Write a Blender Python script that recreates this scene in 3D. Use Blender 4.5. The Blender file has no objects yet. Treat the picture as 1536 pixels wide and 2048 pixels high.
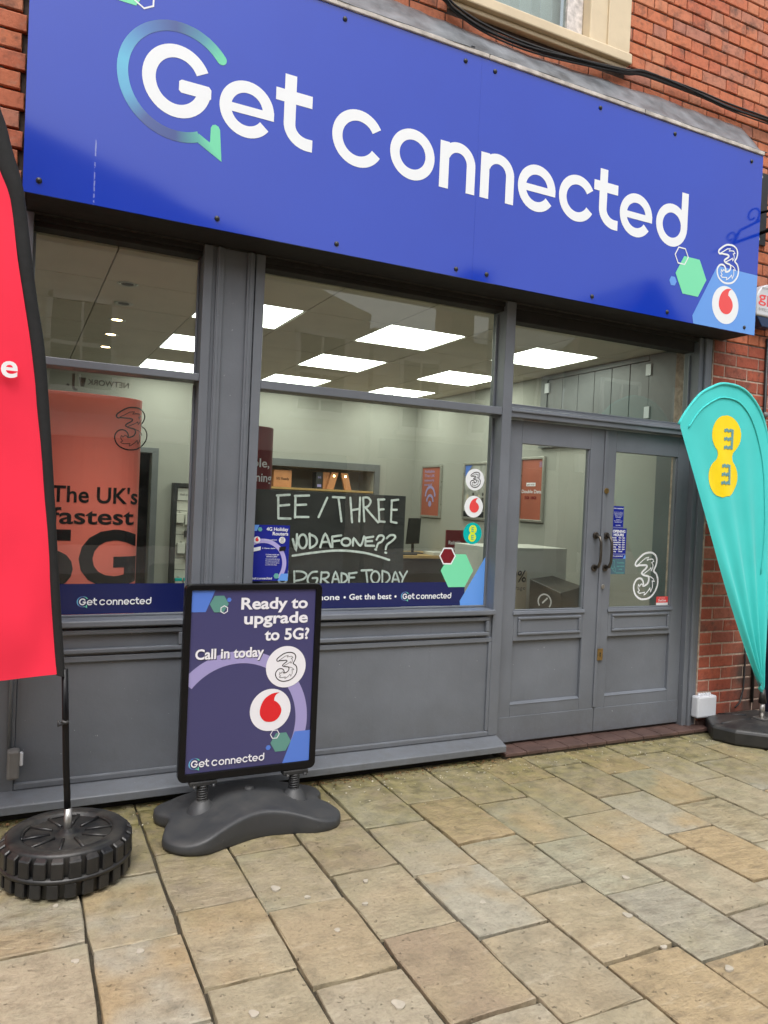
import bpy, bmesh, math, random
from mathutils import Vector, Matrix, noise
random.seed(7)
scene = bpy.context.scene
col = scene.collection
PI = math.pi

# ------------------------------------------------------------------ camera
CAM_POS = (0.0, -3.7, 1.47)
YAW, PITCH, ROLL, FOCAL = 0.45408, -0.0142956, 0.0441992, 1518.7   # radians, pixels of a 1536x2048 frame
cam_data = bpy.data.cameras.new('camera')
cam_data.sensor_fit = 'VERTICAL'; cam_data.sensor_height = 36.0
cam_data.lens = FOCAL / 2048.0 * 36.0
cam_data.clip_start = 0.05; cam_data.clip_end = 600
cam = bpy.data.objects.new('camera', cam_data); col.objects.link(cam)
f0 = Vector((math.sin(YAW), math.cos(YAW), 0)); r0 = Vector((math.cos(YAW), -math.sin(YAW), 0)); u0 = Vector((0, 0, 1))
fw = f0*math.cos(PITCH) + u0*math.sin(PITCH); up = u0*math.cos(PITCH) - f0*math.sin(PITCH)
rt = r0*math.cos(ROLL) + up*math.sin(ROLL); up = up*math.cos(ROLL) - r0*math.sin(ROLL)
cam.matrix_world = Matrix(((rt.x, up.x, -fw.x, CAM_POS[0]), (rt.y, up.y, -fw.y, CAM_POS[1]), (rt.z, up.z, -fw.z, CAM_POS[2]), (0, 0, 0, 1)))
scene.camera = cam

# ------------------------------------------------------------------ sky, sun, exposure (bright overcast day)
SUN_EL, SUN_AZ = math.radians(62), math.radians(200)
SKY_STRENGTH, SUN_STRENGTH, EXPOSURE = 0.15, 0.5, 0.66
world = bpy.data.worlds.new('World'); scene.world = world; world.use_nodes = True
wt = world.node_tree; bgn = wt.nodes['Background']
sky = wt.nodes.new('ShaderNodeTexSky'); sky.sky_type = 'NISHITA'; sky.sun_disc = False
sky.sun_elevation = SUN_EL; sky.sun_rotation = SUN_AZ; sky.air_density = 1.0; sky.dust_density = 6.0; sky.ozone_density = 1.0
hs = wt.nodes.new('ShaderNodeHueSaturation'); hs.inputs['Saturation'].default_value = 0.18
wt.links.new(sky.outputs[0], hs.inputs['Color']); wt.links.new(hs.outputs[0], bgn.inputs['Color'])
bgn.inputs['Strength'].default_value = SKY_STRENGTH
sun_data = bpy.data.lights.new('sun', 'SUN'); sun_data.energy = SUN_STRENGTH; sun_data.angle = math.radians(40); sun_data.color = (1, 0.97, 0.93)
sun = bpy.data.objects.new('sun', sun_data); col.objects.link(sun)
sd = Vector((math.sin(SUN_AZ)*math.cos(SUN_EL), math.cos(SUN_AZ)*math.cos(SUN_EL), math.sin(SUN_EL)))
sun.rotation_euler = sd.to_track_quat('Z', 'Y').to_euler(); sun.location = (0, -6, 12)
vs = scene.view_settings; vs.view_transform = 'Standard'; vs.look = 'None'; vs.gamma = 1; vs.use_curve_mapping = False; vs.exposure = EXPOSURE
scene.render.engine = 'CYCLES'
cy = scene.cycles; cy.use_denoising = True; cy.max_bounces = 8; cy.transparent_max_bounces = 16; cy.diffuse_bounces = 3; cy.glossy_bounces = 4
cy.sample_clamp_indirect = 6.0; cy.caustics_reflective = False; cy.caustics_refractive = False
try: cy.denoiser = 'OPENIMAGEDENOISE'
except Exception: pass

# ------------------------------------------------------------------ materials
def lin(r, g, b):
    f = lambda c: (c/255/12.92) if c <= 10 else (((c/255)+0.055)/1.055)**2.4
    return (f(r), f(g), f(b))
MATS = {}
class NT:
    def __init__(s, m): s.t = m.node_tree; s.n = s.t.nodes; s.b = s.n.get('Principled BSDF')
    def add(s, kind, **kw):
        n = s.n.new('ShaderNode'+kind)
        for k, v in kw.items(): setattr(n, k, v)
        return n
    def link(s, a, b): s.t.links.new(a, b)
    def coord(s, which='Object'): return s.add('TexCoord').outputs[which]
    def pos(s): return s.add('NewGeometry').outputs['Position']
    def noise(s, vec, scale, detail=4, rough=0.55):
        n = s.add('TexNoise'); n.inputs['Scale'].default_value = scale; n.inputs['Detail'].default_value = detail; n.inputs['Roughness'].default_value = rough
        if vec is not None: s.link(vec, n.inputs['Vector'])
        return n.outputs['Fac']
    def ramp(s, fac, stops):
        r = s.add('ValToRGB'); e = r.color_ramp.elements
        while len(e) < len(stops): e.new(0.5)
        for k, (p, c) in zip(e, stops): k.position = p; k.color = (c[0], c[1], c[2], 1) if isinstance(c, (tuple, list)) else (c, c, c, 1)
        s.link(fac, r.inputs[0]); return r.outputs[0]
    def mix(s, a, b, fac, mode='MIX'):
        m = s.add('MixRGB', blend_type=mode)
        for k, v in enumerate((fac, a, b)):
            sock = m.inputs[k]
            if hasattr(v, 'is_output'): s.link(v, sock)
            elif k == 0: sock.default_value = v
            else: sock.default_value = (v[0], v[1], v[2], 1) if isinstance(v, (tuple, list)) else (v, v, v, 1)
        return m.outputs[0]
    def math(s, op, a, b=0.0):
        m = s.add('Math', operation=op)
        for sock, v in ((m.inputs[0], a), (m.inputs[1], b)):
            if hasattr(v, 'is_output'): s.link(v, sock)
            else: sock.default_value = v
        return m.outputs[0]
    def bump(s, h, strength=0.3, dist=0.01):
        b = s.add('Bump'); b.inputs['Strength'].default_value = strength; b.inputs['Distance'].default_value = dist
        s.link(h, b.inputs['Height']); s.link(b.outputs[0], s.b.inputs['Normal'])
def new_mat(name):
    m = bpy.data.materials.new(name); m.use_nodes = True; MATS[name] = m
    return m, NT(m)
def mat(name, c, rough=0.5, var=0.12, vscale=6.0, bump=0.0, bscale=60.0, bdist=0.004, metal=0.0, spec=0.5, coat=0.0):
    m, t = new_mat(name)
    if var > 0:
        p = t.pos(); n = t.noise(p, vscale, 6)
        lo = tuple(max(0, x*(1-var)) for x in c); hi = tuple(min(1, x*(1+var)) for x in c)
        t.link(t.ramp(n, [(0.3, lo), (0.7, hi)]), t.b.inputs['Base Color'])
        t.link(t.math('ADD', t.math('MULTIPLY', t.noise(p, vscale*3, 4), 0.16), rough-0.08), t.b.inputs['Roughness'])
    else:
        t.b.inputs['Base Color'].default_value = (*c, 1); t.b.inputs['Roughness'].default_value = rough
    if bump > 0: t.bump(t.noise(t.pos(), bscale, 5), bump, bdist)
    t.b.inputs['Metallic'].default_value = metal; t.b.inputs['Specular IOR Level'].default_value = spec
    if coat: t.b.inputs['Coat Weight'].default_value = coat; t.b.inputs['Coat Roughness'].default_value = 0.08
    return m

# shopfront paint: battleship grey gloss with brush marks and scuffs
def paint_mat(name, c, rough=0.38):
    m, t = new_mat(name); p = t.pos()
    n1 = t.noise(p, 2.2, 5); n2 = t.noise(p, 38, 5, 0.7)
    base = t.ramp(n1, [(0.3, tuple(x*0.84 for x in c)), (0.7, tuple(x*1.12 for x in c))])
    mp = t.add('Mapping'); mp.inputs['Scale'].default_value = (40, 40, 1.6); t.link(p, mp.inputs[0])
    streak = t.noise(mp.outputs[0], 1.0, 4)
    dirt = t.ramp(streak, [(0.62, 0.0), (0.80, 1.0)])
    base = t.mix(base, tuple(x*0.72 for x in c), t.math('MULTIPLY', dirt, 0.35))
    chip = t.ramp(t.noise(p, 60, 3), [(0.745, 0.0), (0.755, 1.0)])
    s = t.add('SeparateXYZ'); t.link(p, s.inputs[0])
    splash = t.math('MULTIPLY', t.ramp(t.math('ADD', s.outputs[2], t.math('MULTIPLY', t.noise(p, 6, 5), 0.35)), [(0.20, 1.0), (0.52, 0.0)]), t.ramp(t.noise(p, 24, 6, 0.7), [(0.35, 0.2), (0.7, 1.0)]))
    base = t.mix(base, (0.085, 0.078, 0.066), t.math('MULTIPLY', splash, 0.5))
    base = t.mix(base, (0.55, 0.55, 0.55), t.math('MULTIPLY', chip, 0.55))
    t.link(base, t.b.inputs['Base Color'])
    t.link(t.math('ADD', t.math('MULTIPLY', n2, 0.2), rough-0.1), t.b.inputs['Roughness'])
    t.bump(t.math('ADD', n2, t.math('MULTIPLY', t.noise(p, 7, 3), 1.5)), 0.26, 0.004)
    return m
GREY = paint_mat('grey_gloss_paint', (0.144, 0.158, 0.182))
paint_mat('inner_grey_paint', (0.12, 0.128, 0.135), 0.5)

def brick_mat(name, tones, stain=True):
    m, t = new_mat(name); oi = t.add('ObjectInfo'); p = t.pos()
    rnd = oi.outputs['Random']
    base = t.ramp(rnd, tones)
    n = t.noise(p, 22, 6, 0.65); n2 = t.noise(p, 5, 4)
    base = t.mix(base, t.ramp(n, [(0.25, 0.50), (0.5, 1.0), (0.75, 1.22)]), 0.75, 'MULTIPLY')
    soot = t.ramp(t.noise(p, 8, 6, 0.7), [(0.50, 0.0), (0.66, 1.0)])
    soot2 = t.math('MULTIPLY', soot, t.ramp(t.math('FRACT', t.math('MULTIPLY', rnd, 7.31)), [(0.30, 0.12), (0.8, 0.85)]))
    base = t.mix(base, (0.075, 0.045, 0.036), soot2)
    base = t.mix(base, (0.42, 0.30, 0.22), t.math('MULTIPLY', t.ramp(t.noise(p, 13, 5, 0.7), [(0.58, 0.0), (0.75, 1.0)]), 0.45))
    if stain:   # damp, sooty patch low down by the neighbouring pipework
        s = t.add('SeparateXYZ'); t.link(p, s.inputs[0])
        wob = t.math('MULTIPLY', t.math('SUBTRACT', n2, 0.5), 0.5)
        fx = t.ramp(t.math('ADD', t.math('SUBTRACT', s.outputs[0], 4.1), wob), [(0.42, 0.0), (0.62, 1.0)])
        fz = t.ramp(t.math('ADD', s.outputs[2], wob), [(0.45, 1.0), (0.8, 0.0)])
        base = t.mix(base, (0.045, 0.036, 0.03), t.math('MULTIPLY', t.math('MULTIPLY', fx, fz), 0.9))
    t.link(base, t.b.inputs['Base Color']); t.b.inputs['Roughness'].default_value = 0.82
    t.bump(t.math('ADD', n, t.math('MULTIPLY', t.noise(p, 130, 3), 0.5)), 0.55, 0.006)
    return m
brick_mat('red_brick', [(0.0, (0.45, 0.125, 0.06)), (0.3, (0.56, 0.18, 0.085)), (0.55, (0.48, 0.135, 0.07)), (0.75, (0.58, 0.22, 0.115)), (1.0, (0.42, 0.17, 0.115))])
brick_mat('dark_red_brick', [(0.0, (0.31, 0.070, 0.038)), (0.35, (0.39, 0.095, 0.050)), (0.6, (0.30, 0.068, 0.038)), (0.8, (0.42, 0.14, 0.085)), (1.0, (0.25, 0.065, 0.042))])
def mortar_mat():
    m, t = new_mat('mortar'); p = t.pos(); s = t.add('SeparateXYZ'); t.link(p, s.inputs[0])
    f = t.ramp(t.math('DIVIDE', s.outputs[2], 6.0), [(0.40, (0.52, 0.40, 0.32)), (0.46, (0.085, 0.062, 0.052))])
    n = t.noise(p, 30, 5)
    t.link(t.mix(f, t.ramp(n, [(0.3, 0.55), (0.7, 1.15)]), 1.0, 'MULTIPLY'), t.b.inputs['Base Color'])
    t.b.inputs['Roughness'].default_value = 0.95; t.bump(n, 0.6, 0.008)
mortar_mat()

def stone_mat(name, use_random=True):
    """riven sandstone paving: buff, pink-buff and grey-green slabs, algae with painted-in shade near the shop"""
    m, t = new_mat(name); p = t.pos()
    oi = t.add('ObjectInfo'); r = oi.outputs['Random']
    if use_random: seed = r
    else:
        vz = t.add('TexVoronoi'); vz.inputs['Scale'].default_value = 2.4; t.link(p, vz.inputs['Vector']); sp = t.add('SeparateColor'); t.link(vz.outputs['Color'], sp.inputs[0]); seed = sp.outputs[0]
    off = t.add('VectorMath', operation='ADD'); t.link(p, off.inputs[0])
    cmb = t.add('CombineXYZ'); t.link(t.math('MULTIPLY', seed, 37.0), cmb.inputs[0]); t.link(t.math('MULTIPLY', seed, 11.0), cmb.inputs[2]); t.link(cmb.outputs[0], off.inputs[1])
    q = off.outputs[0]
    BUFF, PINK, GRYG, GREY_, OCH = (0.335, 0.268, 0.168), (0.335, 0.258, 0.172), (0.318, 0.297, 0.212), (0.300, 0.278, 0.216), (0.365, 0.275, 0.155)
    a = t.ramp(seed, [(0.0, tuple(x*1.08 for x in BUFF)), (0.22, GRYG), (0.42, tuple(x*0.86 for x in PINK)), (0.62, tuple(x*1.12 for x in GREY_)), (0.82, OCH), (1.0, tuple(x*0.88 for x in GRYG))])
    b = t.ramp(t.math('FRACT', t.math('MULTIPLY', seed, 5.7)), [(0.0, GRYG), (0.4, BUFF), (0.7, OCH), (1.0, GREY_)])
    big = t.noise(q, 2.6, 3, 0.5)
    base = t.mix(a, b, t.ramp(big, [(0.44, 0.0), (0.58, 1.0)]))
    mp = t.add('Mapping'); mp.inputs['Scale'].default_value = (9, 24, 9); mp.inputs['Rotation'].default_value = (0, 0, 0.25); t.link(q, mp.inputs[0])
    rip = t.noise(mp.outputs[0], 1.0, 6, 0.6); fine = t.noise(q, 70, 5, 0.65); mid = t.noise(q, 14, 5, 0.6)
    base = t.mix(base, t.ramp(mid, [(0.28, 0.72), (0.5, 1.0), (0.75, 1.1)]), 0.8, 'MULTIPLY')
    base = t.mix(base, t.ramp(fine, [(0.25, 0.6), (0.5, 1.0), (0.78, 1.16)]), 0.7, 'MULTIPLY')
    base = t.mix(base, (0.13, 0.10, 0.07), t.math('MULTIPLY', t.ramp(rip, [(0.52, 0.0), (0.70, 1.0)]), t.math('MULTIPLY', t.ramp(t.math('FRACT', t.math('MULTIPLY', seed, 3.3)), [(0.15, 0.25), (0.9, 1.0)]), 0.62)))
    base = t.mix(base, (0.55, 0.48, 0.37), t.math('MULTIPLY', t.ramp(rip, [(0.30, 1.0), (0.42, 0.0)]), 0.28))
    pits = t.ramp(t.noise(q, 46, 2, 0.4), [(0.70, 0.0), (0.74, 1.0)])
    base = t.mix(base, (0.12, 0.10, 0.07), t.math('MULTIPLY', pits, 0.3))
    # algae and damp, darkened to paint in contact shade: strongest along the shopfront
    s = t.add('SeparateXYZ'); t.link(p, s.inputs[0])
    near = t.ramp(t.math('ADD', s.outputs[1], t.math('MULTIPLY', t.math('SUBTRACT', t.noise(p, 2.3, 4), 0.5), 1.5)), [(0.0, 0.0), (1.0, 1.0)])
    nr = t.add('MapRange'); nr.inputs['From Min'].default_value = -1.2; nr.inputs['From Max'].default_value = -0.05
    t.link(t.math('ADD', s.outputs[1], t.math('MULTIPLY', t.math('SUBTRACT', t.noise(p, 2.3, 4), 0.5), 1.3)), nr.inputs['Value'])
    alg_shade = t.math('MULTIPLY', nr.outputs[0], t.ramp(t.noise(p, 9, 6, 0.7), [(0.32, 0.35), (0.58, 1.0)]))
    base = t.mix(base, t.ramp(t.noise(p, 16, 4), [(0.35, (0.085, 0.078, 0.032)), (0.65, (0.245, 0.215, 0.082))]), t.math('MULTIPLY', alg_shade, 0.95))
    t.link(base, t.b.inputs['Base Color'])
    t.link(t.ramp(mid, [(0.3, 0.42), (0.7, 0.72)]), t.b.inputs['Roughness'])
    amp = t.ramp(t.math('FRACT', t.math('MULTIPLY', seed, 3.3)), [(0.2, 0.25), (0.9, 1.0)])
    t.bump(t.math('ADD', t.math('MULTIPLY', rip, t.math('MULTIPLY', amp, 1.6)), t.math('ADD', t.math('MULTIPLY', fine, 0.4), t.math('MULTIPLY', pits, -0.5))), 1.0, 0.011)
    return m
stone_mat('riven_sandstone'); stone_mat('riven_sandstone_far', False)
mat('joint_sand', (0.050, 0.042, 0.027), 0.95, 0.4, 25, 0.8, 90, 0.008)
mat('quarry_tile', (0.085, 0.050, 0.042), 0.5, 0.3, 12, 0.3, 40)
mat('lead_sheet', (0.20, 0.215, 0.235), 0.40, 0.5, 7, 0.35, 14, 0.02, 0.35)
mat('white_timber', (0.50, 0.46, 0.42), 0.6, 0.35, 14, 0.3, 40)
mat('cream_paint', (0.66, 0.545, 0.375), 0.5, 0.10, 4, 0.25, 20)
mat('white_flaking_paint', (0.62, 0.58, 0.56), 0.55, 0.3, 30, 0.5, 30)
mat('black_iron', (0.012, 0.012, 0.014), 0.4, 0.3, 10, 0.2, 60)
mat('black_cable', (0.018, 0.018, 0.02), 0.5, 0.3, 8)
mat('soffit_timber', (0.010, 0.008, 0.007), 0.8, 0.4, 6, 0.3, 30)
mat('white_plastic', (0.60, 0.62, 0.66), 0.4, 0.06, 8)
mat('grey_plastic', (0.16, 0.155, 0.15), 0.5, 0.15, 10)
mat('navy_plastic', (0.01, 0.03, 0.09), 0.3, 0.1, 8)
mat('black_plastic', (0.021, 0.022, 0.024), 0.46, 0.25, 9, 0.22, 160, 0.002)
mat('charcoal_plastic', (0.042, 0.044, 0.048), 0.5, 0.2, 8, 0.25, 170, 0.002)
mat('black_rubber', (0.014, 0.0145, 0.016), 0.36, 0.35, 12, 0.3, 80, 0.003)
def dusty(name, c, rough, dust, amt):
    m, t = new_mat(name); p = t.pos(); g = t.add('NewGeometry'); s = t.add('SeparateXYZ'); t.link(g.outputs['Normal'], s.inputs[0])
    n = t.noise(p, 11, 6, 0.7); f = t.noise(p, 130, 4, 0.6)
    mp = t.add('Mapping'); mp.inputs['Scale'].default_value = (60, 12, 30); mp.inputs['Rotation'].default_value = (0.4, 0.7, 0.5); t.link(p, mp.inputs[0])
    scr = t.ramp(t.noise(mp.outputs[0], 1.0, 3), [(0.70, 0.0), (0.74, 1.0)])
    up_ = t.ramp(s.outputs[2], [(0.2, 0.35), (0.9, 1.0)])        # dust settles on upward faces
    k = t.math('MULTIPLY', t.math('MULTIPLY', t.ramp(n, [(0.38, 0.0), (0.72, 1.0)]), up_), amt)
    base = t.mix(c, dust, k); base = t.mix(base, tuple(min(1, x*3) for x in dust), t.math('MULTIPLY', scr, 0.12))
    t.link(base, t.b.inputs['Base Color']); t.link(t.math('ADD', t.math('MULTIPLY', n, 0.35), rough-0.15), t.b.inputs['Roughness'])
    t.bump(f, 0.25, 0.002)
dusty('charcoal_plastic', (0.036, 0.038, 0.042), 0.46, (0.10, 0.095, 0.085), 0.40); dusty('black_rubber', (0.010, 0.0105, 0.012), 0.36, (0.10, 0.09, 0.075), 0.5); dusty('black_plastic', (0.016, 0.017, 0.019), 0.42, (0.10, 0.092, 0.08), 0.5)
mat('black_frame', (0.004, 0.004, 0.005), 0.32, 0.1, 8, spec=0.25)
mat('black_fabric', (0.008, 0.0083, 0.009), 0.85, 0.2, 12, 0.25, 25, 0.006)
mat('steel', (0.42, 0.41, 0.39), 0.35, 0.2, 20, 0, 1, 0.004, 0.9)
mat('aged_brass', (0.30, 0.20, 0.075), 0.38, 0.3, 30, 0, 1, 0.004, 0.85)
mat('dark_bronze', (0.10, 0.088, 0.076), 0.35, 0.3, 30, 0, 1, 0.004, 0.85)
def sign_blue():
    m, t = new_mat('sign_blue'); p = t.pos()
    base = t.ramp(t.noise(p, 1.5, 3), [(0.3, (0.002, 0.036, 0.44)), (0.7, (0.003, 0.042, 0.47))])
    mp = t.add('Mapping'); mp.inputs['Scale'].default_value = (55, 1, 2.5); t.link(p, mp.inputs[0])
    s = t.add('SeparateXYZ'); t.link(p, s.inputs[0])
    # rain streaks and the scratched overlap of two vinyl sheets
    st = t.ramp(t.noise(mp.outputs[0], 1.0, 4), [(0.70, 0.0), (0.82, 1.0)])
    base = t.mix(base, (0.07, 0.09, 0.24), t.math('MULTIPLY', st, 0.22))
    d = t.math('ABSOLUTE', t.math('SUBTRACT', t.math('ADD', s.outputs[0], t.math('MULTIPLY', t.math('SUBTRACT', t.noise(p, 40, 2), 0.5), 0.004)), 0.263))
    sc = t.math('MULTIPLY', t.ramp(d, [(0.0018, 1.0), (0.0032, 0.0)]), t.math('MULTIPLY', t.ramp(t.math('SUBTRACT', s.outputs[2], 2.0), [(0.93, 1.0), (0.96, 0.0)]), t.ramp(t.noise(p, 60, 3), [(0.42, 0.0), (0.5, 1.0)])))
    base = t.mix(base, (0.35, 0.40, 0.65), t.math('MULTIPLY', sc, 0.8))
    t.link(base, t.b.inputs['Base Color']); t.b.inputs['Roughness'].default_value = 0.075
    t.b.inputs['IOR'].default_value = 1.72
    t.bump(t.noise(p, 1.3, 2), 0.035, 0.05)
sign_blue()
def vinyl(name, c, rough=0.25, spec=0.6):
    m, t = new_mat(name); t.b.inputs['Base Color'].default_value = (*c, 1); t.b.inputs['Roughness'].default_value = rough; t.b.inputs['Specular IOR Level'].default_value = spec
    return m
vinyl('vinyl_white', (0.80, 0.83, 0.86)); vinyl('vinyl_green', (0.19, 0.72, 0.42)); vinyl('vinyl_sky', (0.13, 0.33, 0.80)); vinyl('vinyl_red', (0.80, 0.075, 0.075))
vinyl('vinyl_navy', (0.010, 0.016, 0.095)); vinyl('vinyl_teal', (0.0, 0.44, 0.42)); vinyl('vinyl_yellow', (0.68, 0.82, 0.05)); vinyl('vinyl_black', (0.012, 0.012, 0.014)); vinyl('vinyl_dark_red', (0.18, 0.012, 0.02))
vinyl('vinyl_blue', (0.012, 0.02, 0.26)); vinyl('vinyl_slate', (0.07, 0.14, 0.18)); vinyl('vinyl_lilac', (0.42, 0.38, 0.70)); vinyl('vinyl_royal', (0.05, 0.16, 0.62)); vinyl('vinyl_jade', (0.13, 0.40, 0.36))
vinyl('poster_purple', (0.052, 0.050, 0.145), 0.28, 0.5); vinyl('poster_lilac', (0.33, 0.295, 0.56), 0.28); vinyl('poster_jade', (0.105, 0.27, 0.235), 0.28); vinyl('poster_blue', (0.085, 0.19, 0.62), 0.28); vinyl('poster_dark', (0.02, 0.02, 0.05), 0.28)
vinyl('poster_white', (0.78, 0.77, 0.82), 0.28); vinyl('poster_red', (0.66, 0.012, 0.02), 0.22)
def attr_mat(name, rough):
    m, t = new_mat(name); a = t.add('Attribute'); a.attribute_name = 'print'; t.link(a.outputs['Color'], t.b.inputs['Base Color']); t.b.inputs['Roughness'].default_value = rough
    return m
attr_mat('gradient_print', 0.22)
def cloth(name, c, rough=0.75):
    m, t = new_mat(name); p = t.pos(); n = t.noise(p, 3, 3)
    t.link(t.ramp(n, [(0.3, tuple(x*0.94 for x in c)), (0.7, tuple(min(1, x*1.04) for x in c))]), t.b.inputs['Base Color']); t.b.inputs['Roughness'].default_value = rough
    t.b.inputs['Sheen Weight'].default_value = 0.15; t.b.inputs['Specular IOR Level'].default_value = 0.25
    t.b.inputs['Subsurface Weight'].default_value = 0.0
    w = t.add('TexWave'); w.inputs['Scale'].default_value = 300; t.link(p, w.inputs['Vector'])
    t.bump(w.outputs['Fac'], 0.05, 0.001)
cloth('red_cloth', (0.88, 0.026, 0.066)); cloth('teal_cloth', (0.060, 0.60, 0.58)); cloth('yellow_cloth', (0.92, 0.68, 0.0)); cloth('white_cloth', (0.8, 0.8, 0.82)); cloth('grey_teal_cloth', (0.12, 0.33, 0.36))
def glass_mat(name, tint, dirt=0.05):
    """clear shop glass: straight-through pane with Schlick reflection and a film of dirt"""
    m, t = new_mat(name); t.n.remove(t.b); out = t.n['Material Output']
    lw = t.add('LayerWeight'); lw.inputs['Blend'].default_value = 0.5
    f = t.math('ADD', t.math('MULTIPLY', t.math('POWER', lw.outputs['Facing'], 5.0), 0.92), 0.048)
    gl = t.add('BsdfGlossy'); gl.inputs['Roughness'].default_value = 0.0; gl.inputs['Color'].default_value = (1, 1, 1, 1)
    tr = t.add('BsdfTransparent'); tr.inputs['Color'].default_value = (*tint, 1)
    df = t.add('BsdfDiffuse'); df.inputs['Color'].default_value = (0.45, 0.45, 0.43, 1)
    p = t.pos(); dn = t.math('MULTIPLY', t.ramp(t.noise(p, 5, 6, 0.7), [(0.45, 0.15), (0.8, 1.0)]), dirt)
    bmp = t.add('Bump'); bmp.inputs['Strength'].default_value = 0.035; bmp.inputs['Distance'].default_value = 0.02; t.link(t.noise(p, 2.2, 2), bmp.inputs['Height']); t.link(bmp.outputs[0], gl.inputs['Normal'])
    m1 = t.add('MixShader'); t.link(dn, m1.inputs[0]); t.link(tr.outputs[0], m1.inputs[1]); t.link(df.outputs[0], m1.inputs[2])
    m2 = t.add('MixShader'); t.link(f, m2.inputs[0]); t.link(m1.outputs[0], m2.inputs[1]); t.link(gl.outputs[0], m2.inputs[2])
    t.link(m2.outputs[0], out.inputs[0])
glass_mat('shop_glass', (0.95, 0.975, 0.95), 0.03)
glass_mat('house_glass', (0.85, 0.9, 0.9))
# interior
mat('interior_wall', (0.325, 0.325, 0.295), 0.8, 0.04, 2)
mat('interior_ceiling', (0.62, 0.575, 0.49), 0.85, 0.05, 3)
mat('ceiling_grid', (0.16, 0.15, 0.135), 0.7, 0.05, 3)
mat('interior_floor', (0.10, 0.09, 0.08), 0.5, 0.15, 4)
mat('interior_dark', (0.02, 0.022, 0.024), 0.7, 0.2, 4)
mat('oak_edge', (0.42, 0.27, 0.10), 0.45, 0.2, 12)
mat('slate_board', (0.020, 0.022, 0.023), 0.6, 0.25, 4)
mat('chalk', (0.72, 0.78, 0.78), 0.9, 0.18, 40)
mat('coral_card', (0.98, 0.215, 0.165), 0.4, 0.08, 2)
mat('dark_red_card', (0.14, 0.010, 0.016), 0.4, 0.15, 2)
mat('orange_card', (0.56, 0.24, 0.10), 0.5, 0.12, 6)
mat('white_card', (0.55, 0.55, 0.51), 0.5, 0.06, 6)
mat('terracotta_card', (0.36, 0.10, 0.062), 0.4, 0.12, 3)
mat('silver_frame', (0.55, 0.54, 0.50), 0.3, 0.1, 8, 0, 1, 0.004, 0.8)
mat('photo_card', (0.34, 0.34, 0.32), 0.4, 0.5, 9)
mat('brown_panel', (0.035, 0.028, 0.024), 0.55, 0.2, 6)
mat('slat_white', (0.60, 0.59, 0.53), 0.6, 0.05, 6)
mat('pale_wood', (0.50, 0.42, 0.32), 0.5, 0.1, 5)
mat('box_black', (0.007, 0.007, 0.008), 0.35, 0.1, 8)
mat('screen_black', (0.006, 0.006, 0.007), 0.12, 0, 1)
m, t = new_mat('led_diffuser'); t.n.remove(t.b); em = t.add('Emission'); em.inputs['Color'].default_value = (0.96, 1.0, 0.88, 1); em.inputs['Strength'].default_value = 7.0; t.link(em.outputs[0], t.n['Material Output'].inputs[0])
m, t = new_mat('spot_lamp'); t.n.remove(t.b); em = t.add('Emission'); em.inputs['Color'].default_value = (1.0, 0.72, 0.36, 1); em.inputs['Strength'].default_value = 10; t.link(em.outputs[0], t.n['Material Output'].inputs[0])
# street opposite
mat('far_brick', (0.20, 0.10, 0.07), 0.85, 0.3, 3); mat('far_render', (0.62, 0.58, 0.50), 0.85, 0.15, 2); mat('roof_slate', (0.065, 0.065, 0.075), 0.6, 0.25, 5); mat('far_white', (0.75, 0.74, 0.72), 0.5, 0.05, 3)
mat('gum', (0.41, 0.37, 0.30), 0.7, 0.15, 30); mat('grit', (0.62, 0.58, 0.48), 0.6, 0.2, 60)
mat('leaf_litter', (0.16, 0.09, 0.035), 0.8, 0.3, 60)
mat('navy_paint', (0.010, 0.013, 0.035), 0.35, 0.15, 4, 0.1, 30)

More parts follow.
